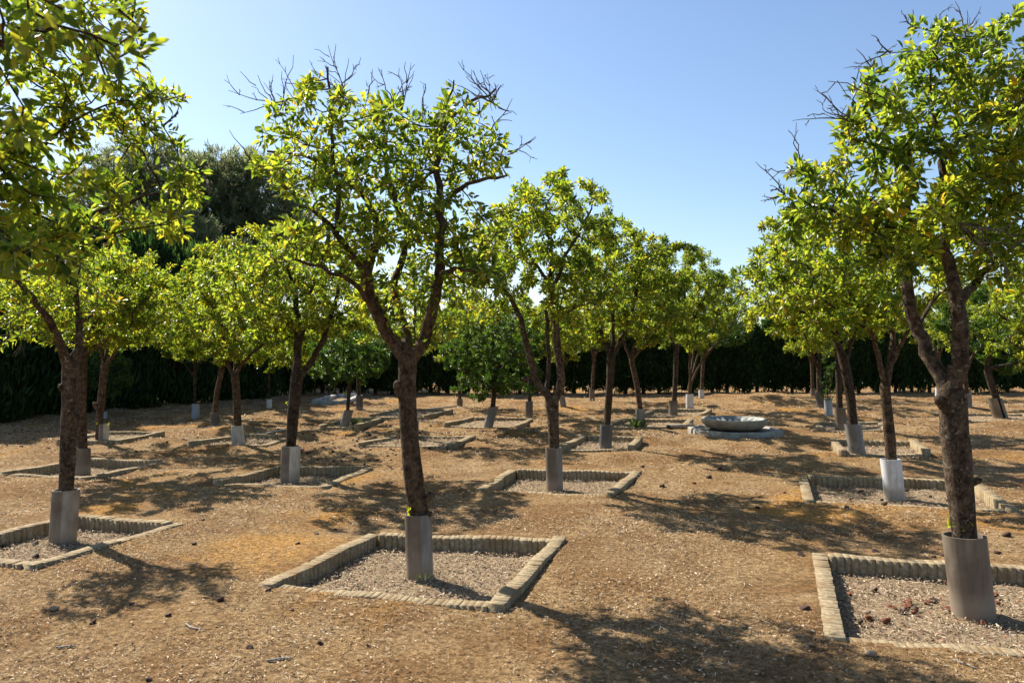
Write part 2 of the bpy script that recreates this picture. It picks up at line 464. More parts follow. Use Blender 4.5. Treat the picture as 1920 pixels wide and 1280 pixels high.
def bed(key, label, near=True, mat='brick', wid=.105, tops=(.012, .035, .035, .035), pitch=.054, nchip=0):
    q = [np.array(p) for p in BEDS[key]]
    cen = sum(q) / 4
    r = np.random.default_rng(abs(hash(key)) % 1000 if False else sum(map(ord, key)))
    root = empty("planting_bed", (cen[0], cen[1], 0))
    tag(root, label, "flower bed", "brick edged beds around the trees")
    zin = ZM if near else .016
    # sides: left (0-1), back (1-2), right (2-3), front (3-0)
    for (i, j, zt) in ((0, 1, tops[1]), (1, 2, tops[2]), (2, 3, tops[3]), (3, 0, tops[0])):
        a, b_ = q[i].copy(), q[j].copy()
        e = unit(b_ - a); inw = np.array((e[1], -e[0]))
        if i in (0, 2):            # left and right rows run the full length, back and front butt between them
            pass
        else:
            a = a + e * (wid + .004); b_ = b_ - e * (wid + .004)
        bricks(a, b_, wid, -.16 if near else -.05, zt, pitch * (.95 if i < 2 else .78), r, inw).obj("brick_edging", M[mat], root)
    # mulch sheet with relief and loose chips in one mesh
    n = 36 if near else 8
    u, v = np.meshgrid(np.linspace(0, 1, n), np.linspace(0, 1, n))
    qi = []
    for i in range(4):
        d = unit(q[(i + 1) % 4] - q[i]) + unit(q[(i - 1) % 4] - q[i])
        qi.append(q[i] + d * wid * .8)
    pts = (qi[0][None, None] * ((1 - u) * (1 - v))[..., None] + qi[1][None, None] * ((1 - u) * v)[..., None]
           + qi[2][None, None] * (u * v)[..., None] + qi[3][None, None] * (u * (1 - v))[..., None])
    zz = zin + .008 * np.sin(9 * pts[..., 0] + 5 * pts[..., 1]) + .006 * np.sin(17 * pts[..., 1] - 8 * pts[..., 0]) + (r.normal(0, .003, u.shape) if near else 0)
    V = np.concatenate([pts, zz[..., None]], -1).reshape(-1, 3)
    ii = np.arange(n * n).reshape(n, n)
    F = np.stack([ii[:-1, :-1], ii[:-1, 1:], ii[1:, 1:], ii[1:, :-1]], -1).reshape(-1, 4)
    mi = np.zeros(len(F), int)
    if nchip:
        nchip = int(nchip * 1.5)
        uu, vv = r.uniform(.01, .99, nchip), r.uniform(.01, .99, nchip)
        pc = (qi[0] * ((1 - uu) * (1 - vv))[:, None] + qi[1] * ((1 - uu) * vv)[:, None] + qi[2] * (uu * vv)[:, None] + qi[3] * (uu * (1 - vv))[:, None])
        zc = zin + r.uniform(.004, .026, nchip)
        L = r.uniform(.010, .034, nchip) * (1 if near else 1.5); Wd = L * r.uniform(.10, .36, nchip)
        cv, cf = flat_bits(np.column_stack([pc, zc]), L, Wd, r, .5)
        F = np.concatenate([F, cf + len(V)]); V = np.concatenate([V, cv])
        mi = np.concatenate([mi, np.ones(len(cf), int)])
    o = mesh_obj("mulch", V, [F], [M['mulch'], M['chips']], root, mat_idx=mi)
    o["kind"] = "stuff"
    return root

def flat_bits(P, L, Wd, r, tilt):
    """small curved flakes lying about, 2 quads each"""
    n = len(P)
    th = r.uniform(0, 2 * np.pi, n)
    d = np.column_stack([np.cos(th), np.sin(th), r.normal(0, tilt * .5, n)]); d = unit(d)
    nrm = unit(np.column_stack([r.normal(0, tilt, n), r.normal(0, tilt, n), np.ones(n)]))
    s = unit(np.cross(nrm, d)); nrm = np.cross(d, s)
    Lh, Wh = (L / 2)[:, None], (Wd / 2)[:, None]
    bend = (L * r.uniform(-.1, .28, n))[:, None]
    side = s * (L * r.normal(0, .12, n))[:, None]
    v = np.stack([P - d * Lh - s * Wh * .6, P - d * Lh + s * Wh * .6, P + s * Wh + nrm * bend + side, P - s * Wh + nrm * bend + side,
                  P + d * Lh + s * Wh * .4, P + d * Lh - s * Wh * .4], 1)
    k = (np.arange(n) * 6)[:, None]
    f = np.concatenate([k + np.array([[0, 1, 2, 3]]), k + np.array([[3, 2, 4, 5]])])
    return v.reshape(-1, 3), f

bed('b13', "square brick edged bed in the middle foreground, around the big tree", nchip=5200, tops=(.004, .030, .030, .034))
bed('b31', "brick edged bed at the lower right corner, strewn with dried red brown fruit", nchip=5600, tops=(.005, .034, .038, .034), pitch=.058)
bed('b1', "brick edged bed at the left edge around the knobbly trunk", nchip=3600, tops=(.005, .030, .034, .010))
bed('b17', "brick edged bed full of pale chips, right behind the middle front bed", nchip=3600, tops=(.004, .032, .035, .034))
bed('b30', "brick edged bed around the white sleeved tree on the right", nchip=3800, tops=(.006, .034, .036, .034), pitch=.062)
bed('b8', "half buried brick edged bed around the dark trunk with a two toned sleeve", nchip=2600, tops=(-.004, .035, .04, .012))
bed('b2', "brick edged bed at the left edge, behind the knobbly trunk", nchip=2200, tops=(.010, .04, .04, .02))
T2_ = (.05, .09, .09, .09)
bed('b6', "low brick edged bed of white chips around the cream flared sleeve", False, nchip=900, tops=(.03, .09, .09, .04), pitch=.08)
bed('b20', "brick edged bed left of the stone fountain, in front of the grass tuft", False, nchip=900, tops=(.03, .10, .10, .10), pitch=.08)
bed('b29', "brick edged bed around the leaning grey sleeve, right of the stone fountain", False, nchip=900, tops=(.04, .10, .10, .12), pitch=.08)
bed('b12', "faint brick edged bed with many dark fruits, behind the big middle trunk", False, nchip=900, tops=(.02, .07, .06, .06), pitch=.08)
bed('b14', "brick edged bed below the dark low round crown", False, nchip=400, tops=(.03, .09, .08, .05), pitch=.1)
bed('b9', "narrow brick edged bed with green grass beside the leaning sleeve of the small round tree", False, nchip=300, tops=(.04, .09, .09, .09), pitch=.1)
bed('b10', "far brick edged bed just left of the big middle trunk, behind the small round tree", False, nchip=300, tops=(.04, .09, .09, .08), pitch=.1)
bed('b3', "brick edged bed in the shade at left, around a cream half sleeve", False, nchip=500, tops=(.05, .07, .07, .06), pitch=.09)
bed('b21', "brick edged bed with a grass tuft at its sleeve, just left of the stone fountain", False, nchip=400, tops=(.04, .09, .09, .09), pitch=.1)
bed('b22', "far brick edged bed behind the stone fountain on its left", False, nchip=300, tops=(.04, .09, .09, .08), pitch=.1)
bed('b28', "flat brick edged bed just right of the stone fountain around a taupe sleeve", False, nchip=300, tops=(.03, .07, .07, .05), pitch=.1)
bed('b33', "flat brick edged bed at the far right around a split dark sleeve", False, nchip=300, tops=(.03, .06, .06, .05), pitch=.1)
bed('b11', "far shaded bed with a pale kerb, in front of the hedge corner", False, 'kerb', .16, (.08, .12, .14, .10), .5)

# ------------------------------------------------------------------ straw and leaf litter on the ground
def litter(n, y0, y1, lo, hi, wlo, whi, r, pw=1.0):
    y = y0 + (y1 - y0) * r.random(n) ** pw
    x = r.uniform(-1, 1, n) * (y * .70 + .8)
    clump = np.sin(2.1 * x + 1.3 * y) * np.sin(1.7 * y - .9 * x + 1) + .5 * np.sin(5.3 * x - 2.2 * y) * np.sin(4.4 * y + 2.7 * x)
    ok = r.random(n) < np.clip(.62 + .45 * clump, .18, 1)
    ok &= ~(((x + 1.95) * 1.25) ** 2 + ((y - 6.1) * .95) ** 2 < .62) | (r.random(n) < .6)   # bare ochre patch
    for k in NEAR: ok &= inside(BEDS[k], x, y) < 0
    x, y = x[ok], y[ok]; m = len(x)
    z = gz(x, y) + r.uniform(.002, .016, m)
    L = r.uniform(lo, hi, m); 
    return flat_bits(np.column_stack([x, y, z]), L, r.uniform(wlo, whi, m), r, .35)
r = np.random.default_rng(3)
vs_, fs_, n_ = [], [], 0
for args in ((110000, 2.6, 7.2, .010, .040, .0015, .0046, r, .8), (22000, 2.6, 8.0, .010, .024, .006, .014, r, .8), (80000, 6.5, 15.0, .02, .055, .004, .010, r, .8), (60000, 13.0, 27.0, .04, .10, .008, .02, r, .9)):
    v, f = litter(*args)
    vs_.append(v); fs_.append(f + n_); n_ += len(v)
tag(mesh_obj("straw_litter", np.concatenate(vs_), [np.concatenate(fs_)], M['litter']), "dry straw and leaf bits strewn over the ground", "litter", kind="stuff")

# ------------------------------------------------------------------ trees
def frames(P):
    T = np.gradient(P, axis=0); T = unit(T)
    n = len(P); U = np.zeros_like(P)
    ref = np.array((0, 0, 1.)) if abs(T[0][2]) < .8 else np.array((1., 0, 0))
    u = np.cross(T[0], ref); u /= np.linalg.norm(u)
    for i in range(n):
        u = u - T[i] * u.dot(T[i]); l = np.linalg.norm(u)
        u = u / l if l > 1e-6 else u
        U[i] = u
    return T, U, np.cross(T, U)

def tube(g, P, R, sides, gnarl=0.0, seed=0.0, cap=True):
    P = np.asarray(P); R = np.asarray(R); n = len(P)
    T, U, V = frames(P)
    a = np.arange(sides) * 2 * np.pi / sides
    rad = np.repeat(R[:, None], sides, 1)
    if gnarl:
        s = np.concatenate([[0], np.cumsum(np.linalg.norm(np.diff(P, axis=0), axis=1))])[:, None]
        rad = rad * (1 + gnarl * (.55 * np.sin(3 * a + 3.1 * s + seed) + .5 * np.sin(2 * a - 9 * s + 2 * seed) + .45 * np.sin(5 * a + 17 * s + seed * 3) + .35 * np.sin(23 * s + a + seed)))
    v = P[:, None] + rad[..., None] * (np.cos(a)[None, :, None] * U[:, None] + np.sin(a)[None, :, None] * V[:, None])
    ii = np.arange(n * sides).reshape(n, sides); jj = np.roll(ii, -1, 1)
    f = np.stack([ii[:-1], jj[:-1], jj[1:], ii[1:]], -1).reshape(-1, 4)
    v = v.reshape(-1, 3)
    if cap:
        v = np.concatenate([v, (P[-1] + T[-1] * R[-1] * .6)[None]])
        tip = np.stack([ii[-1], jj[-1], np.full(sides, n * sides)], -1)
        g.add(v, f, tip)
    else:
        g.add(v, f)

def resample(P, step):
    P = np.asarray(P, float)
    seg = np.linalg.norm(np.diff(P[:, :3], axis=0), axis=1)
    s = np.concatenate([[0], np.cumsum(seg)])
    n = max(2, int(s[-1] / step) + 1)
    t = np.linspace(0, s[-1], n)
    # smooth through a Catmull-like pass
    Q = np.column_stack([np.interp(t, s, P[:, k]) for k in range(P.shape[1])])
    for _ in range(2):
        Q[1:-1] = .25 * Q[:-2] + .5 * Q[1:-1] + .25 * Q[2:]
    return Q

LEAF8 = np.array([(0, 0, 0), (.30, .43, .05), (.30, 0, -.06), (.30, -.43, .05), (.68, .36, 0.0), (.68, 0, -.10), (.68, -.36, 0.0), (1, 0, -.20)])
LEAF8_T = np.array([(0, 2, 1), (0, 3, 2), (4, 5, 7), (5, 6, 7)])
LEAF8_Q = np.array([(1, 2, 5, 4), (2, 3, 6, 5)])
LEAF4 = np.array([(0, 0, 0), (.45, .40, .06), (1, 0, -.12), (.45, -.40, .06)])
LEAF4_T = np.array([(0, 2, 1), (0, 3, 2)])

def leaves_mesh(name, P, D, N, L, mat, parent, fine, aspect=.48):
    S = unit(np.cross(N, D)); N = np.cross(D, S)
    tpl = LEAF8 if fine else LEAF4
    v = (P[:, None] + L[:, None, None] * (tpl[None, :, 0, None] * D[:, None] + aspect * tpl[None, :, 1, None] * S[:, None] + tpl[None, :, 2, None] * N[:, None]))
    k = (np.arange(len(P)) * len(tpl))[:, None, None]
    if fine:
        faces = [(LEAF8_T[None] + k).reshape(-1, 3), (LEAF8_Q[None] + k).reshape(-1, 4)]
    else:
        faces = [(LEAF4_T[None] + k).reshape(-1, 3)]
    return mesh_obj(name, v.reshape(-1, 3), faces, mat, parent)

LEAFX = 2.0
def orange_tree(label, d, trunk, limbs, crown, seed, nleaf=3000, natt=500, step=.075, leaf=.07, fine=True, mat='leaf', barkm='bark',
                stubs=(), twigs=(), sprouts=(), group="orange trees of the grove", zbase=0.0, gnarl=.10, name="orange_tree", bare=(), shell=.45):
    r = np.random.default_rng(seed)
    px = d / F_PX
    natt = int(natt * 1.3)
    if fine and leaf > .055: leaf, nleaf = leaf * .90, int(nleaf * 1.18)
    gnarl = gnarl * .38
    TW = .80 if seed == 23 else .86
    tw = [(*W(x, y, d), w * TW * px / 2) for x, y, w in trunk]
    b = np.array(tw[0])
    root = empty(name, (b[0], b[1], zbase))
    tag(root, label, "tree", group)
    tw[0] = (b[0], b[1], zbase - .06, b[3])
    TR = resample(tw, .05)
    P, par, rad, grow = [], [], [], []
    for i, q in enumerate(TR):
        P.append(q[:3]); par.append(i - 1); rad.append(q[3]); grow.append(i == len(TR) - 1)
    # crown ellipsoids in metres
    E = []
    for e in crown:
        cx, cy, rx, ry = e[:4]
        dd = d + (e[4] if len(e) > 4 else 0)
        rd = e[5] if len(e) > 5 else max(rx, ry) * px * .95
        s = dd / F_PX
        k_ = 1.0 if seed in (11, 23, 31, 301) else 1.16 if fine else 1.36
        E.append((W(cx, cy, dd), np.array((rx * s * k_, rd * (k_ if k_ == 1 else k_ * (1.45 if seed in (53, 64, 75, 97, 108) else 1.2) if fine else k_ * 1.35), ry * s * (1 + (k_ - 1) * .8)))))
    if limbs is None:
        limbs = []
        top = TR[-1][:3]
        k = 4
        for i in range(k):
            c, rr = E[i % len(E)]
            az = i * 2 * math.pi / k + r.uniform(0, 1)
            end = c + rr * np.array((math.cos(az) * .5, math.sin(az) * .55, r.uniform(-.1, .35)))
            midp = top * .5 + end * .5 + np.array((0, 0, -.06)) + r.normal(0, .03, 3)
            limbs.append((np.array([top, midp, end]), TR[-1][3] * .62, TR[-1][3] * .22))
    for L in limbs:
        pts, r0, r1 = L
        if not isinstance(pts, np.ndarray):
            pts = np.array([W(q[0], q[1], d + (q[2] if len(q) > 2 else 0)) for q in pts])
            lw = .95 if seed == 11 else .78 if seed == 23 else .84
            r0, r1 = r0 * lw * px / 2, r1 * lw * px / 2
        # first point: attach to the nearest existing node
        PP = np.array(P); j = int(np.argmin(np.linalg.norm(PP - pts[0], axis=1)))
        pts = pts.copy(); pts[0] = PP[j]
        Q = resample(pts, step)
        m = len(Q)
        wob = r.normal(0, .007, (m, 3)); wob[0] = 0
        Q = Q + wob
        prev = j
        for i in range(1, m):
            P.append(Q[i]); par.append(prev); prev = len(P) - 1
            t = i / (m - 1)
            rad.append(r0 * (1 - t) + r1 * t); grow.append(t > .22)
    nskel = len(P)
    # attraction points
    vol = np.array([e[1].prod() for e in E]); vol = vol / vol.sum()
    A = []
    for (c, rr), w in zip(E, vol):
        k = max(6 if natt < 150 else 24 if seed != 301 else 70, int(natt * w))
        u = unit(r.normal(size=(k, 3))) * (r.random(k) ** (shell))[:, None]
        A.append(c + u * rr)
    A = np.concatenate(A)
    Pn = np.zeros((nskel + 6000, 3)); Pn[:nskel] = P
    gmask = np.zeros(len(Pn), bool); gmask[:nskel] = grow
    N = nskel
    gi = np.nonzero(gmask[:N])[0]
    D2 = np.linalg.norm(A[:, None] - Pn[gi][None], axis=2)
    near = gi[D2.argmin(1)]; dist = D2.min(1)
    kill = step * 1.35
    for it in range(70):
        live = dist > kill
        if not live.any() or N > len(Pn) - 400: break
        ids = near[live]; dv = unit(A[live] - Pn[ids])
        uid, inv = np.unique(ids, return_inverse=True)
        acc = np.zeros((len(uid), 3)); np.add.at(acc, inv, dv)
        acc = unit(unit(acc) + r.normal(0, .22, acc.shape))
        newp = Pn[uid] + acc * step * r.uniform(.85, 1.15, (len(uid), 1))
        m = len(newp)
        if N + m > len(Pn): break
        Pn[N:N + m] = newp
        par.extend(uid.tolist()); rad.extend([0] * m)
        dn = np.linalg.norm(A[:, None] - newp[None], axis=2)
        bi = dn.argmin(1); bd = dn[np.arange(len(A)), bi]
        upd = bd < dist
        # attractors whose nearest node cannot get closer are dropped so that growth never stalls
        stall = live & ~upd & (r.random(len(A)) < .35)
        near = np.where(upd, N + bi, near); dist = np.where(upd, bd, dist)
        dist = np.where(stall, 0, dist)
        N += m
    P = Pn[:N]; par = np.array(par); rad = np.array(rad)
    # pipe-model radii for grown twigs
    kids = np.zeros(N, int)
    for i in range(1, N): kids[par[i]] += 1
    acc = np.zeros(N); tipr = .0031
    for i in range(N - 1, -1, -1):
        if kids[i] == 0 and i >= nskel: acc[i] = tipr ** 2.35
        if i >= nskel: rad[i] = acc[i] ** (1 / 2.35)
        if i > 0: acc[par[i]] += acc[i]
    for i in range(nskel, N): rad[i] = min(rad[i], rad[par[i]] * .86 + .0004)
    # chains
    best = {}
    for i in range(1, N):
        p = par[i]
        if p not in best or (rad[i], -i) > (rad[best[p]], -best[p]): best[p] = i
    g = Geo()
    starts = [0] + [i for i in range(1, N) if best[par[i]] != i]
    for s in starts:
        ch = [s] if s == 0 else [par[s], s]
        c = s
        while c in best:
            c = best[c]; ch.append(c)
        Rr = rad[ch].copy()
        if s != 0: Rr[0] = min(Rr[0], Rr[1] * 1.35)
        mr = Rr.max()
        sides = (16 if fine else 10) if mr > .025 else (7 if mr > .009 else 4 if fine else 3)
        tube(g, P[ch], Rr, sides, gnarl if mr > .02 else 0, seed + s)
    for (x, y, x2, y2, w) in stubs:      # sawn-off knobs on the trunk
        a_, b_ = W(x, y, d - .02), W(x2, y2, d - .04)
        n_s = 5
        tube(g, [a_ + (b_ - a_) * t for t in np.linspace(0, 1, n_s)], np.array((1.0, .95, .85, .95, .6)) * w * px / 2, 10, .12, seed + x)
    g.obj("trunk", M[barkm], root, smooth=True)
    # leaves on the thin twigs
    ci = np.arange(nskel, N)
    ci = ci[rad[ci] < .013]
    if nleaf and len(ci):
        nleaf = int(nleaf * LEAFX * (1.22 if fine and seed not in (11, 23, 31, 301) else 1 if fine else 3.3))
        wgt = np.where(kids[ci] == 0, 2.2, 1.0)
        clump = np.array([mnoise.noise(Vector(P[i] * 2.6) + Vector((seed, 0, 0))) for i in ci])
        wgt = wgt * np.clip(.85 + 1.1 * clump, .2, 2)
        pick = r.choice(ci, nleaf, p=wgt / wgt.sum())
        ax = unit(P[pick] - P[par[pick]])
        rnd = unit(r.normal(size=(nleaf, 3)))
        D = unit(ax * .55 + rnd * .95 + np.array((0, 0, .10)))
        base = P[pick] + (P[par[pick]] - P[pick]) * r.random((nleaf, 1)) * .9 + rnd * leaf * r.uniform(.1, .75, (nleaf, 1))
        Nn = unit(np.array((0, 0, 1.0)) + r.normal(0, .75, (nleaf, 3)) + ax * .2)
        L = leaf * r.uniform(.6, 1.2, nleaf)
        leaves_mesh("crown", base, D, Nn, L, M[mat], root, fine)
    # bare dead twigs that end at the given pixels
    if len(twigs):
        tipset = P[nskel:][kids[nskel:] == 0] if N > nskel else P
        for (x, y, *o_) in twigs:
            gt = Geo()
            tip = W(x, y, d + (o_[0] if o_ else r.uniform(-.3, .3)))
            j = int(np.argmin(np.linalg.norm(tipset - tip, axis=1) + r.uniform(0, .08, len(tipset))))
            a_ = tipset[j]
            v = tip - a_; Lg = np.linalg.norm(v)
            if Lg < .08: v = v / max(Lg, 1e-3) * .12; Lg = .12
            if Lg > .9: a_ = tip - v / Lg * .9; v = tip - a_; Lg = .9
            m = 7
            Q = a_ + v * np.linspace(0, 1, m)[:, None] + np.cumsum(r.normal(0, Lg * .03, (m, 3)), 0)
            tube(gt, Q, np.linspace(.0054, .0018, m), 5)
            for k in range(r.integers(1, 6)):
                q = r.integers(1, m - 1)
                dr = unit(v / Lg * .7 + r.normal(0, .55, 3)); l2 = Lg * r.uniform(.18, .5)
                S = Q[q] + dr * l2 * np.linspace(0, 1, 4)[:, None] + np.cumsum(r.normal(0, l2 * .06, (4, 3)), 0)
                tube(gt, S, np.linspace(.0036, .0017, 4), 4)
                for kk in range(r.integers(0, 3)):
                    d3 = unit(dr + r.normal(0, .6, 3)); S2 = S[2] + d3 * l2 * .4 * np.linspace(0, 1, 3)[:, None]
                    tube(gt, S2, np.linspace(.0024, .0014, 3), 3)
            gt.obj("bare_twig", M['twig'], root)
    for (x, y, n) in sprouts:            # fresh shoots near the foot
        c = W(x, y, d - .06)
        D = unit(r.normal(size=(n, 3)) + np.array((0, -.2, .7)))
        leaves_mesh("sprout", np.repeat(c[None], n, 0) + r.normal(0, .006, (n, 3)), D, unit(r.normal(size=(n, 3)) + np.array((0, -.6, .6))), r.uniform(.03, .055, n), M['leaf'], root, True)
    return root

GG = "pipe sleeves around the tree trunks"
def guard(label, px, py, ptop, wpx, mat, lean=0, z=0.0, flare=1.0, grp=GG, split=False, two=None):
    """an open pipe standing round the foot of a trunk; lean = sideways shift of the top in px"""
    d = GD(py, z)
    d = d + wpx / F_PX * d / 2                 # the pixel marks the front of its foot
    s = d / F_PX
    b = np.array(((px - 960) * s, d, z)); h = (py - ptop) * s * 1.02; rad = wpx * s / 2
    root_loc = (b[0], b[1], z)
    n = 40
    a = np.arange(n) * 2 * np.pi / n
    r = np.random.default_rng(int(px * 7 + py))
    prof = []
    hs = np.linspace(-.07, h, 10)
    for t in hs: prof.append((rad * (flare + (1 - flare) * max(t, 0) / h), t))
    prof.append((rad - .010, h)); 
    for t in hs[::-1][:7]: prof.append((rad * (flare + (1 - flare) * t / h) - .012, t - .004))
    V = []
    for (q, t) in prof:
        off = lean * s * t / h
        oval = 1 + .02 * np.cos(2 * a + r.uniform(0, .2))
        V.append(np.column_stack([b[0] + off + q * oval * np.cos(a), b[1] + q * oval * np.sin(a), z + t + .004 * np.cos(a + 1) * (t / h)]))
    V = np.array(V)
    if split:      # a lengthways slit facing the camera
        k = int(n * .75)
        keep = [(k + 1 + i) % n for i in range(n)]
    m = len(prof)
    ii = np.arange(m * n).reshape(m, n); jj = np.roll(ii, -1, 1)
    F = np.stack([ii[:-1], jj[:-1], jj[1:], ii[1:]], -1)
    if split: F = np.delete(F, [int(n * .73), int(n * .73) + 1], axis=1)
    mi = np.zeros((m - 1, n), int)
    if two:        # faces towards the right take the second material
        q0 = int(n * .77) + int(px) % 3
        mi[:, q0:] = 1; mi[:, :4] = 1
    mi = mi[:, :F.shape[1]]
    o = mesh_obj("trunk_guard", V.reshape(-1, 3), [F.reshape(-1, 4)], [M[mat], M[two or mat]], None, True, root_loc, mi.ravel())
    try: 
        o.data.set_sharp_from_angle(angle=math.radians(40))
    except Exception: pass
    tag(o, label, "tree guard", grp)
    return d, b

# --- front middle tree
d, _ = guard("grey brown pipe sleeve standing in the square bed in the middle foreground", 788, 1090, 972, 49, 'pipe_taupe', -4, ZM, two='pipe_grey')
orange_tree("tall open crowned orange tree in the middle foreground with bare twigs on top", d,
    [(790, 1090, 44), (788, 985, 40), (776, 900, 44), (766, 800, 38), (763, 730, 38), (764, 690, 42), (766, 662, 40)],
    [([(755, 672), (735, 640), (702, 580, -.1), (687, 520, -.15), (690, 490, -.15)], 27, 22),
     ([(690, 515, -.15), (662, 485, -.2), (628, 430, -.3), (584, 395, -.4)], 17, 7),
     ([(690, 495, -.15), (709, 452, 0), (704, 408, .1), (682, 366, .15), (630, 322, .2), (575, 292, .3), (500, 283, .35)], 16, 5),
     ([(640, 445, -.25), (634, 365, -.2), (622, 281, -.1), (621, 190, -.1), (612, 125, -.1)], 11, 4),
     ([(768, 665), (760, 615, .15), (742, 570, .3), (738, 530, .35), (760, 470, .4), (765, 417, .4), (735, 362, .35), (722, 320, .3), (722, 255, .3), (708, 190, .3)], 21, 5),
     ([(776, 670), (797, 640), (808, 590, -.05), (820, 540, -.1), (827, 495, -.1), (824, 386, -.05), (817, 325, 0), (818, 258, .05), (842, 218, .1), (892, 186, .1), (930, 168, .15)], 27, 4),
     ([(823, 400, 0), (838, 370, -.15), (884, 338, -.3), (950, 330, -.4)], 12, 5),
     ([(744, 375, .35), (780, 350, .1), (812, 322, -.2)], 9, 5),
     ([(817, 270, 0), (834, 205, -.1), (852, 150, -.2)], 8, 3),
     ([(700, 570, -.1), (660, 525, -.4), (610, 505, -.6), (560, 490, -.7)], 12, 5),
     ([(822, 520, -.1), (870, 500, -.4), (915, 520, -.6)], 11, 5)],
    [(605, 240, 115, 88, 0, .6), (720, 245, 105, 72, .1, .7), (845, 270, 100, 85, 0, .65), (925, 300, 70, 62, -.2, .4), (555, 315, 85, 62, .1, .5), (700, 390, 130, 100, 0, .8),
     (625, 455, 100, 70, -.3, .6), (545, 470, 70, 50, -.6, .35), (845, 440, 105, 75, 0, .7), (810, 545, 95, 60, .1, .6), (900, 520, 65, 55, -.4, .4), (700, 560, 60, 50, .3, .4), (835, 620, 25, 20, -.1, .1)],
    11, 3700, 1250, .075, .072, True, 'leaf', 'bark', stubs=[(755, 742, 743, 716, 20), (800, 935, 812, 925, 16), (798, 968, 808, 960, 14)],
    twigs=[(437, 170), (448, 205), (425, 240), (492, 133), (470, 160), (548, 107), (605, 97), (622, 105), (672, 108), (700, 128), (745, 135), (768, 142), (800, 150), (858, 117), (842, 140),
           (880, 150), (650, 118), (720, 118), (780, 135), (820, 148), (890, 128), (585, 112), (530, 118), (510, 150), (912, 138), (945, 168), (962, 190), (970, 215), (930, 180), (995, 255), (1000, 262), (520, 230), (900, 165)],
    sprouts=[(765, 958, 6)], zbase=ZM)

# --- right front tree
d, _ = guard("wide brown pipe sleeve at the lower right, tilted in the bed of dried fruit", 1824, 1166, 1018, 73, 'pipe_taupe', -18, ZM)
orange_tree("large leafy orange tree at the right edge with a lichened forked trunk", d,
    [(1822, 1160, 58), (1808, 1010, 52), (1797, 900, 60), (1788, 800, 62), (1784, 735, 62)],
    [([(1784, 740), (1800, 690, -.05), (1803, 620, -.05), (1797, 560, -.05), (1780, 500, 0), (1772, 455, 0), (1775, 372, .05), (1767, 285, .1)], 42, 15),
     ([(1775, 742), (1752, 690, .05), (1730, 640, .1), (1708, 590, .1), (1700, 530, .1), (1689, 478, .1), (1698, 425, .15), (1712, 330, .2), (1700, 230, .25)], 38, 6),
     ([(1799, 572, -.05), (1817, 545, .1), (1847, 505, .2), (1885, 475, .3), (1930, 440, .4)], 26, 7),
     ([(1768, 295, .1), (1800, 265, 0), (1832, 243, -.05), (1885, 214, -.1), (1925, 190, -.15)], 13, 5),
     ([(1767, 288, .1), (1720, 280, .1), (1666, 281, 0), (1600, 262, 0)], 11, 4),
     ([(1768, 285, .1), (1750, 210, .1), (1745, 130, .1), (1770, 60, .1)], 10, 3),
     ([(1775, 380, .05), (1830, 330, .3), (1850, 250, .4), (1860, 120, .4)], 11, 4),
     ([(1690, 480, .1), (1640, 430, -.1), (1570, 400, -.2), (1500, 370, -.2)], 14, 4),
     ([(1712, 330, .2), (1650, 240, .2), (1600, 190, .2)], 9, 4),
     ([(1722, 625, .1), (1750, 560, .35), (1780, 540, .5)], 12, 5)],
    [(1760, 135, 125, 85, .1, .55), (1870, 130, 105, 85, 0, .55), (1660, 230, 95, 75, .1, .55), (1800, 280, 150, 100, .1, .75), (1570, 345, 85, 60, 0, .5), (1490, 340, 45, 35, -.1, .22),
     (1910, 320, 95, 110, .1, .6), (1650, 400, 135, 80, .05, .7), (1820, 440, 120, 80, .25, .6), (1920, 500, 85, 70, .2, .5), (1555, 430, 80, 50, -.1, .45), (1700, 480, 70, 45, -.3, .35), (1990, 250, 90, 130, .1, .6)],
    23, 6000, 1200, .070, .070, True, 'leaf', 'bark_lichen', stubs=[(1770, 760, 1756, 745, 22), (1788, 700, 1781, 686, 16), (1822, 905, 1838, 898, 14)],
    twigs=[(1420, 300), (1432, 322), (1428, 372), (1445, 345), (1492, 215), (1505, 240), (1530, 170), (1538, 200), (1560, 182), (1600, 92), (1570, 150), (1590, 140), (1612, 120), (1640, 65), (1700, 28), (1712, 50),
           (1760, 22), (1797, 8), (1808, 20), (1830, 25), (1850, 40), (1900, 440, -.5), (1925, 480, -.5), (1890, 500, -.5), (1870, 470, -.5), (1915, 520, -.5), (1935, 450, -.5)],
    sprouts=[(1816, 998, 5), (1779, 985, 5), (1822, 985, 4)], zbase=ZM)

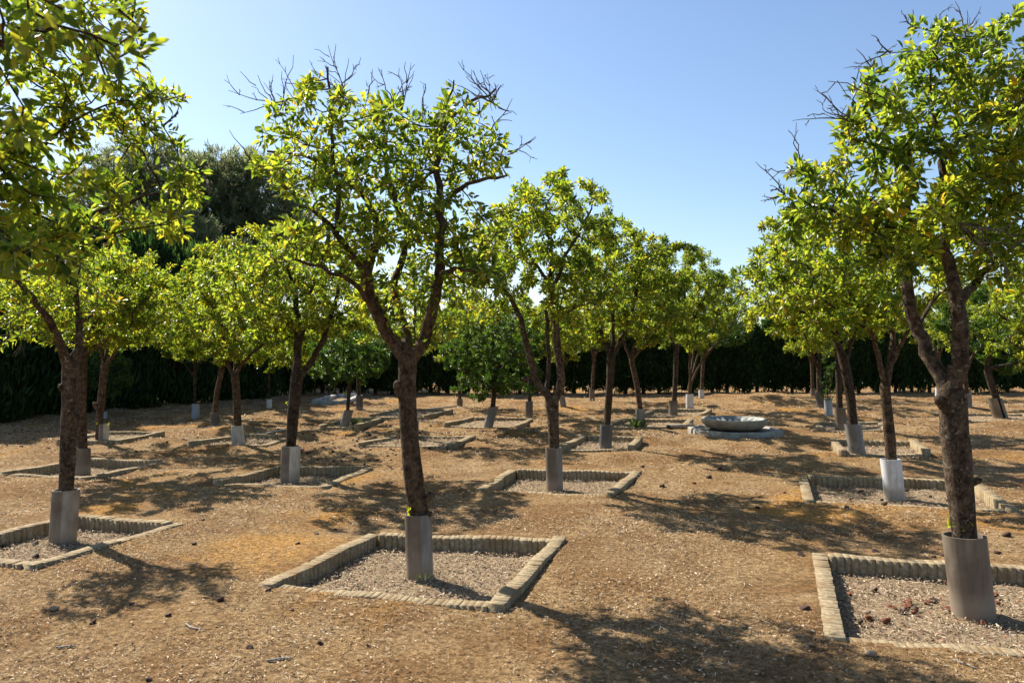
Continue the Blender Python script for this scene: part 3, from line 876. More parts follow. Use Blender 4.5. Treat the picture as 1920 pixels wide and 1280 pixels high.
# --- left front tree, thin crown
d, _ = guard("pale brown pipe sleeve in the left edge bed, under the knobbly trunk", 119, 1021, 925, 46, 'pipe_taupe', 6, ZM, two='pipe_pale')
orange_tree("knobbly orange tree at the left edge with a thin crown and grey dead twigs", d,
    [(120, 1020, 32), (125, 925, 30), (128, 860, 32), (130, 790, 32), (131, 740, 32), (131, 700, 32), (131, 685, 32)],
    [([(130, 690), (112, 655, -.1), (103, 610, -.2), (75, 575, -.3), (40, 530, -.4), (0, 505, -.5)], 22, 7),
     ([(132, 688), (147, 660, .05), (152, 610, .1), (142, 560, .1), (135, 520, .1)], 19, 8),
     ([(140, 545, .1), (118, 530, .05), (103, 505, 0), (98, 480, 0)], 9, 4),
     ([(150, 610, .1), (175, 590, .2), (195, 570, .3), (205, 550, .3)], 9, 4),
     ([(136, 535, .1), (150, 500, .1), (160, 470, .1)], 7, 3)],
    [(120, 520, 85, 45, 0, .45), (60, 560, 80, 45, -.2, .5), (20, 590, 60, 60, -.3, .5), (180, 560, 55, 40, .2, .35), (95, 615, 40, 30, -.1, .3), (0, 630, 40, 30, -.4, .3)],
    31, 1000, 420, .075, .062, True, 'leaf', 'bark_lichen', stubs=[(122, 730, 112, 722, 16), (136, 770, 148, 783, 12)],
    twigs=[(28, 673), (5, 600), (45, 590), (0, 640), (220, 548), (205, 565), (60, 610), (100, 490), (170, 465), (90, 605), (25, 610), (135, 500)], zbase=ZM)

# --- second row
d, _ = guard("taupe pipe sleeve in the bed behind the knobbly left trunk", 155, 894, 843, 28, 'pipe_taupe', 0, ZM)
orange_tree("orange tree standing right behind the knobbly trunk at left, with a dense lime crown", d,
    [(155, 893, 20), (155, 840, 20), (153, 760, 20), (154, 700, 20), (155, 668, 21)],
    [([(155, 670), (172, 655), (195, 640, -.2), (240, 615, -.3)], 11, 5), ([(154, 670), (150, 620, .2), (120, 560, .3)], 12, 5), ([(155, 670), (175, 610, .2), (215, 540, .2)], 12, 5), ([(152, 640, .1), (100, 610, -.3), (60, 590, -.4)], 8, 4)],
    [(190, 560, 115, 85, 0, .9), (90, 570, 80, 70, 0, .7), (245, 590, 65, 60, 0, .6), (180, 500, 80, 40, .1, .6), (265, 530, 50, 40, .1, .4)],
    42, 5600, 620, .09, .068, True, 'leaf', 'bark_red', zbase=ZM)

d, _ = guard("two toned grey pipe sleeve in the half buried bed left of the middle", 544, 906, 840, 35, 'pipe_taupe', 2, ZM, two='pipe_cream')
orange_tree("dark forked orange tree left of the middle, rising from a two toned sleeve", d,
    [(544, 905, 24), (545, 840, 22), (550, 770, 25), (556, 720, 27), (557, 700, 27)],
    [([(557, 705), (557, 660), (560, 610, .1), (555, 550, .2), (530, 480, .3)], 19, 6), ([(560, 712), (583, 682), (605, 640, -.1), (618, 600, -.1), (630, 560, -.1), (640, 500, 0)], 16, 6),
     ([(557, 660), (572, 610, .1), (580, 560, 0), (600, 480, .1)], 9, 5), ([(558, 630, .1), (530, 590, -.2), (490, 565, -.3), (450, 545, -.4)], 10, 4)],
    [(560, 540, 120, 85, 0, .95), (480, 540, 85, 70, -.2, .75), (640, 550, 70, 80, .1, .7), (550, 465, 90, 50, .1, .7), (520, 600, 80, 55, 0, .7)],
    53, 5600, 680, .09, .068, True, 'leaf', 'bark_dark', sprouts=[(536, 757, 3)], zbase=ZM)

d, _ = guard("brown and grey pipe sleeve in the bed of pale chips behind the middle one", 1040, 922, 843, 31, 'pipe_taupe', -2, ZM, two='pipe_grey')
orange_tree("orange tree with three slender dark limbs, right of the middle foreground tree", d,
    [(1040, 920, 24), (1039, 843, 23), (1037, 780, 25), (1034, 750, 32)],
    [([(1032, 752), (1012, 725), (1000, 700), (992, 660, -.05), (982, 620, -.1), (968, 580, -.1), (950, 545, -.1), (925, 520, -.1)], 19, 8),
     ([(1038, 752), (1050, 735), (1052, 700), (1045, 650, -.05), (1040, 600, -.05), (1034, 560, 0), (1032, 520, 0), (1036, 450, .05)], 21, 7),
     ([(1030, 735), (1029, 690, .15), (1028, 620, .2), (1025, 570, .25)], 11, 8),
     ([(1033, 530, 0), (1005, 495, .1), (985, 470, .1)], 9, 4), ([(1034, 545, 0), (1060, 480, -.1), (1090, 430, -.1), (1110, 390, -.1)], 9, 4),
     ([(1045, 600, -.05), (1065, 580, -.2), (1110, 567, -.3)], 8, 4), ([(950, 545, -.1), (925, 490, 0), (930, 430, 0)], 8, 4), ([(1036, 460, .05), (1020, 400, .1), (1040, 350, .1)], 7, 3)],
    [(1045, 400, 95, 70, 0, .7), (960, 445, 80, 70, .1, .65), (1005, 510, 90, 65, .1, .7), (1110, 440, 55, 75, 0, .55), (1080, 540, 80, 55, 0, .6), (905, 510, 62, 70, 0, .5), (905, 570, 50, 45, .2, .5), (1060, 350, 50, 25, 0, .3), (1060, 600, 70, 35, .2, .5), (985, 375, 40, 30, .1, .3)],
    64, 5600, 700, .085, .070, True, 'leaf', 'bark_lichen', stubs=[(990, 715, 980, 708, 9)], twigs=[(1110, 335), (1125, 350), (1095, 330), (1150, 385)], zbase=ZM)

d, _ = guard("bright white pipe sleeve leaning in the brick bed on the right", 1677, 939, 865, 36, 'pipe_white', -8, ZM)
orange_tree("orange tree with a smooth grey forked trunk rising from the bright white sleeve", d,
    [(1677, 938, 22), (1671, 865, 22), (1666, 800, 23), (1661, 750, 21), (1659, 720, 22)],
    [([(1658, 725), (1650, 685), (1643, 645), (1630, 610, -.1), (1600, 560, -.2), (1570, 500, -.2)], 13, 6), ([(1662, 725), (1672, 685), (1672, 640, .1), (1680, 590, .1), (1690, 500, .2)], 16, 6), ([(1674, 680), (1690, 640), (1708, 610, -.1), (1740, 570, -.2)], 13, 5),
     ([(1635, 620, -.1), (1580, 590, .2), (1520, 540, .3)], 8, 4)],
    [(1600, 470, 110, 80, 0, .9), (1500, 490, 70, 70, 0, .6), (1700, 500, 100, 90, .1, .8), (1560, 560, 90, 50, 0, .7), (1680, 580, 80, 40, 0, .6), (1560, 400, 70, 40, .1, .5), (1610, 590, 90, 40, -.2, .6), (1470, 560, 60, 45, 0, .5)],
    75, 6400, 760, .09, .068, True, 'leaf', 'bark', zbase=ZM)

# --- third row
d, _ = guard("cream white flared pipe sleeve in the bed of white chips", 448, 838, 800, 21, 'pipe_cream', -3, 0, 1.15)
orange_tree("orange tree with a reddish trunk above the cream flared sleeve, crown full and lime", d,
    [(447, 837, 16), (446, 800, 16), (444, 740, 16), (441, 705, 17)],
    [([(440, 710), (428, 690), (423, 660), (420, 620, .1), (400, 560, .2)], 10, 5), ([(442, 710), (450, 685), (470, 665, -.1), (500, 640, -.2)], 10, 4), ([(441, 705), (440, 650, .2), (440, 580, .2)], 9, 4)],
    [(420, 570, 95, 90, 0, 1.0), (350, 580, 60, 65, 0, .7), (490, 600, 60, 70, 0, .7), (415, 490, 70, 45, .1, .7), (430, 650, 80, 35, 0, .7)],
    86, 5200, 560, .10, .072, True, 'leaf', 'bark_red')
d, _ = guard("dark grey green pipe sleeve left of the stone fountain, wider at the top", 1135, 844, 798, 23, 'pipe_dark', 2)
orange_tree("orange tree with a dark upright trunk left of the stone fountain, above a dark sleeve", d,
    [(1135, 843, 16), (1138, 798, 15), (1143, 720, 16), (1146, 670, 19)],
    [([(1145, 672), (1132, 640), (1122, 600, .1), (1110, 540, .2)], 10, 4), ([(1148, 672), (1165, 640), (1182, 600, -.1), (1190, 560, -.1), (1205, 500, 0)], 11, 5), ([(1147, 672), (1150, 610, .2), (1152, 540, .2), (1150, 460, .2)], 11, 4)],
    [(1160, 500, 85, 80, 0, 1.0), (1210, 560, 70, 70, 0, .8), (1100, 580, 50, 60, .1, .6), (1150, 430, 55, 40, .1, .6), (1160, 600, 70, 40, 0, .6)],
    97, 6000, 640, .10, .072, True, 'leaf', 'bark_dark')
d, _ = guard("leaning grey pipe sleeve in the bed right of the stone fountain", 1608, 856, 798, 29, 'pipe_grey', -10)
orange_tree("orange tree with a leaning dark trunk above the leaning grey sleeve, right of the fountain", d,
    [(1607, 855, 20), (1600, 800, 19), (1594, 740, 20), (1585, 690, 21), (1580, 668, 22)],
    [([(1580, 670), (1568, 640), (1562, 600, .1), (1540, 540, .2), (1500, 480, .3)], 14, 6), ([(1586, 690), (1592, 660), (1600, 630, -.1), (1620, 590, -.2)], 9, 4), ([(1565, 630), (1540, 600, -.2), (1480, 575, -.4), (1440, 560, -.4)], 8, 4)],
    [(1490, 520, 90, 85, 0, 1.0), (1440, 570, 55, 55, 0, .6), (1560, 560, 80, 80, .1, .9), (1480, 440, 60, 50, .1, .6), (1530, 615, 70, 40, 0, .6), (1640, 560, 60, 60, .2, .6), (1450, 610, 45, 30, 0, .4)],
    108, 6800, 700, .10, .072, True, 'leaf', 'bark_dark')
d, _ = guard("cream half pipe sleeve with weeds at its rim, in the shaded bed at left", 194, 831, 796, 18, 'pipe_taupe', 2, two='pipe_cream')
orange_tree("orange tree with a sawn off stub on its leaning trunk, shaded at left", d,
    [(186, 830, 15), (187, 790, 15), (190, 750, 15), (194, 710, 15), (197, 685, 16)],
    [([(196, 690), (190, 660), (185, 620, .2)], 9, 5), ([(198, 690), (215, 660), (235, 630, -.2)], 9, 5), ([(197, 690), (205, 630, .2), (230, 570, .3)], 9, 4)],
    [(240, 560, 90, 70, 0, .9), (170, 600, 70, 60, .2, .8), (300, 600, 60, 55, .1, .7), (240, 500, 60, 40, .1, .6), (280, 640, 50, 30, 0, .5)],
    119, 3800, 460, .11, .072, True, 'leaf', 'bark_red', stubs=[(184, 765, 176, 755, 10)], sprouts=[(183, 795, 5), (203, 793, 7)])
d, _ = guard("dark sleeve mostly hidden right behind the middle foreground trunk", 776, 826, 790, 18, 'pipe_dark', 0)
orange_tree("orange tree hidden behind the middle foreground tree, only its trunk edge and lower leaves showing", d,
    [(776, 825, 14), (776, 780, 14), (774, 720, 14), (772, 670, 15)], None,
    [(760, 590, 85, 70, 0, .9), (690, 600, 60, 45, .1, .6), (850, 590, 65, 55, .1, .7), (770, 520, 60, 50, .1, .6)],
    120, 2600, 380, .12, .075, True, 'leaf', 'bark_red')
# small round trees
d, _ = guard("olive grey pipe sleeve leaning right under the small round tree", 644, 804, 770, 18, 'pipe_grey', 10)
orange_tree("small citrus tree with a neat ball crown on a thin stem, left of middle", d,
    [(645, 803, 8), (652, 770, 8), (654, 740, 8), (656, 715, 9)], None,
    [(655, 665, 68, 45, 0, .75), (618, 695, 38, 30, 0, .4), (690, 680, 36, 40, 0, .45), (650, 640, 45, 25, 0, .5)],
    131, 4600, 520, .10, .062, True, 'leaf_round', 'bark_dark', sprouts=[(646, 738, 6)], shell=.3)
d, _ = guard("olive grey pipe sleeve leaning right under the dark low round crown", 914, 804, 764, 18, 'pipe_grey', 12)
orange_tree("bushy round citrus tree with a dark low dense crown behind the middle tree", d,
    [(916, 803, 11), (924, 765, 11), (926, 735, 11), (928, 705, 12)], None,
    [(925, 640, 88, 75, 0, .95), (890, 695, 55, 50, -.1, .6), (965, 690, 50, 55, 0, .6), (920, 725, 50, 25, 0, .5), (980, 620, 50, 50, .1, .6), (870, 640, 45, 45, 0, .5)],
    142, 8200, 760, .10, .064, True, 'leaf_round', 'bark_dark', shell=.3)

orange_tree("leafy orange tree at the right edge whose trunk stands outside the picture", 13.6,
    [(1985, 819, 16), (1985, 760, 16), (1982, 700, 16), (1980, 670, 18)], None,
    [(1985, 560, 110, 80, 0, 1.1), (1905, 590, 60, 60, 0, .7), (1900, 650, 45, 45, .2, .5), (1960, 640, 70, 40, 0, .6)],
    150, 5200, 560, .11, .072, True, 'leaf', 'bark')
# --- far trees: (guard label, px, py, top, width, material, lean) + (tree label, trunk, crown)
FAR = [
 ("blue grey thin sleeve far left, behind the cream half sleeve", 197, 787, 772, 9, 'pipe_blue', 0,
  "thin young tree far left in the hedge shade, almost hidden behind the stubbed trunk", [(197, 786, 4), (198, 760, 4), (199, 735, 4)], [(200, 690, 35, 45)], 700, 'bark_dark', 'leaf_round'),
 ("bluish white pipe sleeve in the shade before the left hedge", 367, 784, 758, 14, 'pipe_blue', 0,
  "slim forked young orange tree before the left hedge, rising from a bluish white sleeve", [(367, 783, 6), (366, 750, 6), (365, 706, 6)], [(350, 630, 50, 40), (385, 620, 40, 45)], 1500, 'bark_dark', 'leaf_far'),
 ("dark grey pipe sleeve in the shade left of the cream flared one", 403, 801, 774, 15, 'pipe_dark', 0,
  "orange tree with a bent S shaped trunk left of the reddish trunk", [(403, 800, 11), (404, 765, 11), (408, 730, 11), (415, 700, 11), (417, 670, 11)], [(410, 600, 70, 60), (370, 620, 50, 40)], 2000, 'bark_red', 'leaf_far'),
 ("short white pipe sleeve left of the dark forked trunk, near the hedge", 505, 767, 749, 10, 'pipe_white', 0,
  "spindly young tree near the hedge, left of the dark forked trunk", [(505, 766, 4), (505, 730, 4), (506, 690, 4)], [(508, 640, 40, 45)], 1000, 'bark_dark', 'leaf_far'),
 ("white pipe sleeve peeping out right of the dark forked trunk", 560, 782, 757, 8, 'pipe_cream', -1,
  "orange tree almost hidden behind the dark forked trunk", [(560, 781, 6), (559, 750, 6), (560, 700, 6)], [(560, 630, 60, 50)], 1500, 'bark_dark', 'leaf_far'),
 ("white pipe sleeve standing at the pale kerb of the far shaded bed", 616, 754, 741, 8, 'pipe_white', 0,
  "young tree at the pale kerb in the hedge corner", [(617, 753, 4), (617, 725, 4), (618, 690, 4)], [(620, 650, 35, 35)], 700, 'bark_dark', 'leaf_round'),
 ("dark pipe sleeve in the shade behind the small round tree", 674, 768, 742, 13, 'pipe_dark', 0,
  "dark trunked tree in the shade behind the small round tree", [(674, 767, 9), (673, 735, 9), (671, 690, 9)], [(680, 630, 50, 50)], 1300, 'bark_dark', 'leaf_round'),
 ("brown pipe sleeve below the left side of the dark low crown", 862, 764, 748, 11, 'pipe_taupe', 0,
  "orange tree behind the left side of the dark low round crown", [(862, 763, 8), (862, 735, 8), (862, 700, 8)], [(850, 620, 60, 55), (880, 590, 50, 40)], 1600, 'bark_red', 'leaf_far'),
 ("dark brown pipe sleeve right of the dark low crown", 992, 783, 753, 14, 'pipe_dark', 0,
  "orange tree behind the left limb of the three limbed tree", [(992, 782, 9), (993, 750, 9), (994, 710, 9)], [(990, 620, 60, 55), (960, 590, 50, 40)], 1800, 'bark_dark', 'leaf_far'),
 ("tilted grey pipe sleeve peeping out behind the three limbed trunk", 1057, 766, 742, 11, 'pipe_grey', -4,
  "orange tree behind the fork of the three limbed tree", [(1058, 765, 8), (1054, 740, 8), (1052, 700, 8)], [(1060, 620, 60, 50)], 1500, 'bark_dark', 'leaf_far'),
 ("beige pipe sleeve near the far hedge, right of the three limbed tree", 1110, 751, 731, 10, 'pipe_taupe', 0,
  "slender orange tree near the far hedge, left of the dark upright trunk", [(1110, 750, 7), (1111, 720, 7), (1114, 670, 7)], [(1105, 610, 45, 45), (1130, 580, 40, 40)], 1400, 'bark_red', 'leaf_far'),
 ("grey pipe sleeve with a grass tuft at its foot", 1201, 803, 768, 17, 'pipe_grey', -1,
  "orange tree with a trunk curving left out of the sleeve with the grass tuft", [(1202, 802, 12), (1200, 765, 12), (1194, 720, 12), (1184, 675, 12)], [(1220, 560, 75, 75), (1180, 600, 55, 45), (1245, 500, 55, 55), (1250, 590, 45, 45)], 3000, 'bark_red', 'leaf_far'),
 ("brown pipe sleeve behind the fountain, left of the white one", 1262, 781, 752, 16, 'pipe_taupe', 0,
  "orange tree behind the stone fountain with a gently leaning brown trunk", [(1262, 780, 12), (1264, 750, 11), (1267, 700, 11), (1268, 660, 12)], [(1285, 560, 60, 75), (1255, 590, 45, 50), (1300, 500, 45, 40)], 2600, 'bark_dark', 'leaf_far'),
 ("white pipe sleeve behind the fountain, nearer and wider of two", 1293, 767, 740, 14, 'pipe_white', 0,
  "V forked orange tree behind the stone fountain, rising from a white sleeve", [(1293, 766, 9), (1293, 745, 9), (1293, 725, 9)], [(1315, 570, 60, 65), (1335, 520, 35, 40), (1300, 620, 50, 30)], 2400, 'bark', 'leaf_far'),
 ("small white pipe sleeve near the far hedge behind the fountain", 1315, 749, 731, 10, 'pipe_white', 0,
  "orange tree near the far hedge behind the fountain, rightmost of its row", [(1315, 748, 8), (1316, 720, 8), (1319, 670, 8)], [(1350, 590, 52, 55), (1345, 530, 32, 35), (1370, 620, 35, 30)], 2000, 'bark', 'leaf_round'),
 ("beige pipe sleeve near the far hedge, right of the fountain", 1524, 749, 729, 9, 'pipe_taupe', 0,
  "orange tree near the far hedge, farthest of the right hand row", [(1524, 748, 7), (1523, 720, 7), (1522, 680, 7)], [(1520, 610, 45, 50)], 1300, 'bark_red', 'leaf_far'),
 ("dark grey pipe sleeve right of the fountain, behind the sapling", 1538, 763, 735, 15, 'pipe_dark', -2,
  "orange tree with a short dark trunk behind the sapling", [(1538, 762, 11), (1536, 735, 11), (1535, 690, 11)], [(1530, 610, 60, 50)], 1500, 'bark_dark', 'leaf_far'),
 ("blue grey pipe sleeve around the leafy sapling", 1554, 784, 748, 14, 'pipe_blue', -2,
  "thin leafy sapling growing out of a blue grey sleeve", [(1553, 783, 3), (1552, 748, 3), (1551, 700, 3)], [(1551, 700, 10, 40, 0, .18), (1550, 735, 14, 14, 0, .2)], 130, 'bark_dark', 'leaf_round'),
 ("taupe pipe sleeve right of the fountain, beside the leaning trunk", 1577, 809, 766, 20, 'pipe_taupe', -3,
  "orange tree with a straight dark trunk beside the leaning one, right of the fountain", [(1576, 808, 14), (1574, 765, 13), (1572, 700, 13), (1571, 655, 13)], [(1560, 570, 70, 60), (1600, 590, 55, 45)], 2200, 'bark_dark', 'leaf_far'),
 ("grey pipe sleeve right behind the big lichened trunk", 1814, 767, 738, 15, 'pipe_grey', -1,
  "orange tree showing just right of the big lichened trunk, branching low", [(1814, 766, 11), (1812, 740, 11), (1808, 700, 12)], [(1790, 590, 60, 60), (1830, 570, 50, 50)], 1900, 'bark_red', 'leaf_far'),
 ("pale pipe sleeve showing in the fork left of the big lichened trunk", 1758, 747, 727, 9, 'pipe_white', 0,
  "orange tree near the far hedge, left of the big lichened trunk", [(1758, 746, 7), (1758, 720, 7), (1760, 670, 7)], [(1755, 600, 50, 45)], 1400, 'bark', 'leaf_far'),
 ("split dark brown pipe sleeve at the far right", 1876, 786, 748, 25, 'pipe_taupe', -12,
  "orange tree at the far right with a trunk bending left and bright low leaves", [(1877, 784, 17), (1868, 748, 15), (1858, 720, 15), (1850, 690, 15)], [(1850, 600, 70, 55), (1910, 620, 60, 60), (1880, 650, 40, 45), (1950, 650, 50, 50)], 3400, 'bark_dark', 'leaf_round'),
]
for i, (gl, gx_, gy_, gt_, gw_, gm_, ln_, tl, tr, cr, nl, bk, lm) in enumerate(FAR):
    d, _ = guard(gl, gx_, gy_, gt_, gw_, gm_, ln_, split=(i == len(FAR) - 1))
    orange_tree(tl, d, tr, None, cr, 200 + i, nl, 60 if nl < 300 else 260, .13 if nl > 300 else .06, .078 if nl > 300 else .05, False, lm, bk, gnarl=.06)

# --- the tree that overhangs the upper left, its trunk left of the frame
def near_tree():
    d = 2.35
    root = orange_tree("overhanging orange tree at the upper left, its near leaves large and out of focus", d,
        [(-270, 1640, 90), (-275, 1200, 85), (-270, 800, 85), (-255, 600, 90)],
        [([(-255, 610), (-150, 520, .2), (-20, 470, .5), (110, 420, .9), (230, 385, 1.0), (330, 345, 1.05)], 34, 5),
         ([(-150, 520, .2), (-60, 380, .4), (60, 290, .8), (150, 220, .95), (260, 165, 1.0)], 24, 4),
         ([(60, 290, .8), (160, 195, .95), (250, 125, 1.0)], 9, 4),
         ([(-255, 600), (-260, 420, .1), (-180, 220, 0), (-60, 60, -.2)], 40, 7),
         ([(150, 410, .9), (250, 440, .95), (330, 405, 1.0)], 8, 4),
         ([(-260, 600), (-330, 400, .3), (-300, 200, .5), (-200, 0, .6), (-50, -150, .6)], 44, 8)],
        [(60, 60, 230, 90, -.55, .35), (-60, 300, 150, 220, -.2, .5), (40, 330, 120, 130, .1, .4), (250, 385, 140, 80, .95, .4), (150, 210, 140, 95, .95, .4), (290, 180, 55, 60, .95, .2),
         (-10, 470, 90, 60, -.3, .3), (250, 55, 85, 60, -.55, .2), (335, 340, 55, 40, 1.0, .2), (-250, 250, 250, 260, .3, .9), (280, 240, 50, 40, .95, .2), (100, 110, 150, 90, .8, .5),
         (-60, -160, 330, 170, .3, .7), (-300, 60, 260, 220, .9, .7), (150, -120, 200, 110, .6, .5), (60, 440, 110, 60, .3, .4)],  # crown masses outside the view, added to shade the near leaves
        301, 11000, 1900, .075, .046, True, 'leaf', 'bark', twigs=[(340, 180, .85), (330, 210, .85), (400, 360, .95)], zbase=0)
    return root
near_tree()

# ------------------------------------------------------------------ cypress hedges: every tree its own object
def cypress_variant(seed, h, rmax, foot):
    r = np.random.default_rng(seed)
    n = 6500
    t = r.random(n) ** .85
    prof = rmax * np.clip(np.minimum((t + (.09 if foot < 0 else .03)) / .12, 1) ** .6 * (1 - .45 * t ** 2.5), .1, 1)
    az = r.uniform(0, 2 * np.pi, n)
    ft = np.maximum(foot * (1 + .9 * np.sin(az * 2 + seed) + .5 * np.sin(5 * az)), -.1)
    z = ft + t * (h * (1 + .06 * np.sin(3 * az + seed * 2)) - ft)
    q = prof * np.sqrt(r.uniform(.15, 1, n)) * (1 + .12 * np.sin(3 * az + seed) + .1 * np.sin(9 * z))
    P = np.column_stack([q * np.cos(az), q * np.sin(az), z])
    D = unit(np.column_stack([np.cos(az) * .45, np.sin(az) * .45, np.full(n, .9)]) + r.normal(0, .35, (n, 3)))
    N = unit(np.column_stack([np.cos(az), np.sin(az), np.full(n, .2)]) + r.normal(0, .6, (n, 3)))
    L = r.uniform(.08, .20, n)
    root = empty("cypress_tree", (0, 0, 0))
    g = Geo()
    tube(g, np.array([(0, 0, -.05), (.01, 0, .3), (0, .01, .8), (0, 0, h * .85)]), np.array((.065, .055, .045, .015)), 9, .1, seed)
    for k in range(22):
        a = r.uniform(0, 6.28); z0 = r.uniform(.05, .45)
        tube(g, np.array([(0, 0, z0), (.15 * math.cos(a), .15 * math.sin(a), z0 + .07), (.36 * math.cos(a), .36 * math.sin(a), z0 + .12)]), np.array((.013, .009, .005)), 4)
    g.obj("trunk", M['bark_dark'], root, True)
    leaves_mesh("crown", P, D, N, L, M['cypress'], root, False, .35)
    return root
CV = [cypress_variant(400 + k, 2.2, .58, .15) for k in range(4)]
CL = [cypress_variant(420 + k, 2.2, .55, -.08) for k in range(3)]
used = set()
def copy_tree(src, loc, rz, sc, label, group):
    if src.name not in used:
        used.add(src.name); o = src
    else:
        o = src.copy(); COL.objects.link(o)
        for ch in src.children:
            c = ch.copy(); COL.objects.link(c); c.parent = o
    o.location = loc; o.rotation_euler = (0, 0, rz); o.scale = sc
    tag(o, label, "tree", group)
rr = random.Random(5)
LH = [G(-110, 799.5), G(0, 789), G(180, 771), G(350, 757), G(500, 746)]
path = resample([(*p[:2], 0) for p in LH], .62)
i = 0
for p in path:
    copy_tree(CL[i % 3], (p[0] + rr.uniform(-.08, .08) - .3, p[1] + rr.uniform(-.08, .08) + .25, 0), rr.uniform(0, 6.28), (1.15, 1.15, rr.uniform(1.75, 2.0)),
              "tall dark cypress in the row that closes the grove on the left", "cypresses of the left hedge"); i += 1
x = -7.6
while x < 20.5:
    yv = 25.8 + .05 * (x + 8)
    copy_tree(CV[rr.randrange(4)], (x, yv + rr.uniform(-.1, .1), 0), rr.uniform(0, 6.28), (rr.uniform(.95, 1.12),) * 2 + (rr.uniform(.98, 1.14),),
              "dark cypress in the long row along the back of the grove, bare at its foot", "cypresses of the far hedge"); i += 1
    x += rr.uniform(.52, .66)

# ------------------------------------------------------------------ pines beyond the left hedge
def pine(label, d, tx, ty, crown, seed, nc):
    r = np.random.default_rng(seed)
    b = np.array(((tx - 960) / F_PX * d, d, 0))
    root = empty("pine_tree", tuple(b)); tag(root, label, "tree", "pines beyond the left hedge")
    g = Geo()
    top = W(tx, ty, d)
    tr = resample([(b[0], b[1], -.1, .26), (b[0] + .1, b[1], 3, .22), (top[0], d, top[2], .05)], .5)
    tube(g, tr[:, :3], tr[:, 3], 10, .08, seed)
    PP, DD = [], []
    vol = np.array([e[2] * e[3] for e in crown], float); vol /= vol.sum()
    for (cx, cy, rx, ry, do), w in zip(crown, vol):
        s = (d + do) / F_PX; c = W(cx, cy, d + do)
        k = int(nc * w)
        u = unit(r.normal(size=(k, 3))); q = r.random(k) ** .35
        lump = 1 + .16 * np.sin(5 * u[:, 0] * 2 + seed) * np.sin(6 * u[:, 2] + cx) + .10 * np.sin(14 * u[:, 0] + 11 * u[:, 2])
        P = c + u * (q * lump)[:, None] * np.array((rx * s, rx * s * .9, ry * s))
        PP.append(P); DD.append(unit(u + np.array((0, 0, .6))))
        for m in range(4):
            j = r.integers(0, k); a = tr[min(len(tr) - 1, int(len(tr) * r.uniform(.4, .9)))][:3]
            Q = a + (P[j] - a) * np.linspace(0, 1, 6)[:, None] + np.array((0, 0, .3)) * np.sin(np.linspace(0, 3.14, 6))[:, None]
            tube(g, Q, np.linspace(.09, .02, 6), 6)
    g.obj("trunk", M['bark_dark'], root, True)
    P = np.concatenate(PP); D0 = np.concatenate(DD)
    nn = 22
    Pn = np.repeat(P, nn, 0) + r.normal(0, .07, (len(P) * nn, 3)); D = unit(np.repeat(D0, nn, 0) * .9 + r.normal(0, .6, (len(P) * nn, 3)))
    leaves_mesh("crown", Pn, D, unit(r.normal(size=D.shape)), r.uniform(.16, .34, len(D)), M['pine'], root, False, .16)
pine("tall round topped grey green pine beyond the left hedge, behind the overhanging tree", 31, 250, 360, [(270, 330, 75, 85, 0), (210, 380, 90, 90, .5), (270, 440, 110, 80, 0), (160, 470, 110, 90, 1)], 501, 2200)
pine("broad grey green pine beyond the left hedge, touching the bare twigs of the middle tree", 33, 440, 370, [(420, 345, 75, 68, 0), (490, 370, 80, 80, .5), (400, 420, 90, 80, -.5), (520, 440, 70, 80, 0), (450, 480, 120, 70, .5), (370, 330, 40, 50, 0)], 502, 2700)
pine("dark low pine beyond the left hedge, filling the gap above the lime crowns", 29, 340, 480, [(330, 470, 90, 75, 0), (430, 520, 110, 60, .5), (250, 520, 100, 60, .5)], 503, 1700)

# ------------------------------------------------------------------ stone fountain
def fountain():
    c = G(1381, 813); c[1] += .15
    root = empty("fountain", (c[0], c[1], 0))
    tag(root, "low round stone fountain bowl with a fluted inside on an eight sided marble slab", "fountain")
    # octagonal slab with a shallow sunk top
    R = .86
    a8 = np.arange(8) * np.pi / 4 + np.pi / 8
    prof = [(R, -.05), (R, .075), (R - .02, .088), (R - .09, .088), (R - .11, .062), (.01, .062)]
    V = np.concatenate([np.column_stack([c[0] + q * np.cos(a8), c[1] + q * np.sin(a8), np.full(8, z)]) for q, z in prof])
    ii = np.arange(len(prof) * 8).reshape(-1, 8); jj = np.roll(ii, -1, 1)
    F = np.stack([ii[:-1], jj[:-1], jj[1:], ii[1:]], -1).reshape(-1, 4)
    mesh_obj("slab", V, [F], M['stone_slab'], root)
    # bowl: plain outside, fluted inside
    n = 144
    a = np.arange(n) * 2 * np.pi / n
    Ro, h = .60, .272
    out = [(.26, .060), (.42, .080), (.52, .125), (.578, .185), (.60, .240), (.598, .261), (.59, h), (.545, h + .002)]
    inn = [(.535, h - .012), (.51, .222), (.45, .175), (.34, .140), (.18, .124), (.01, .12)]
    def ring(q, z, fl): 
        w = 1 - fl * np.abs(np.sin(a * 12))
        return np.column_stack([c[0] + q * w * np.cos(a), c[1] + q * w * np.sin(a), np.full(n, z) + fl * .25 * np.abs(np.sin(a * 12))])
    def lathe(rings):
        V = np.concatenate(rings); ii = np.arange(len(V)).reshape(-1, n); jj = np.roll(ii, -1, 1)
        return V, np.stack([ii[:-1], jj[:-1], jj[1:], ii[1:]], -1).reshape(-1, 4)
    V, F = lathe([ring(q, z, 0) for q, z in out])
    bowl = mesh_obj("bowl", V, [F], M['stone_out'], root, True)
    V, F = lathe([ring(.5449, h + .0021, 0)] + [ring(q, z, [0, .03, .06, .06, .04, 0][k]) for k, (q, z) in enumerate(inn)])
    mesh_obj("fluted_basin", V, [F], M['stone_grey'], root, True).parent = bowl
    g = Geo()
    tube(g, np.array([(c[0], c[1], .10), (c[0], c[1], .17), (c[0], c[1], .215)]), np.array((.02, .016, .014)), 10)
    g.obj("water_jet", M['pipe_dark'], root, True)
fountain()

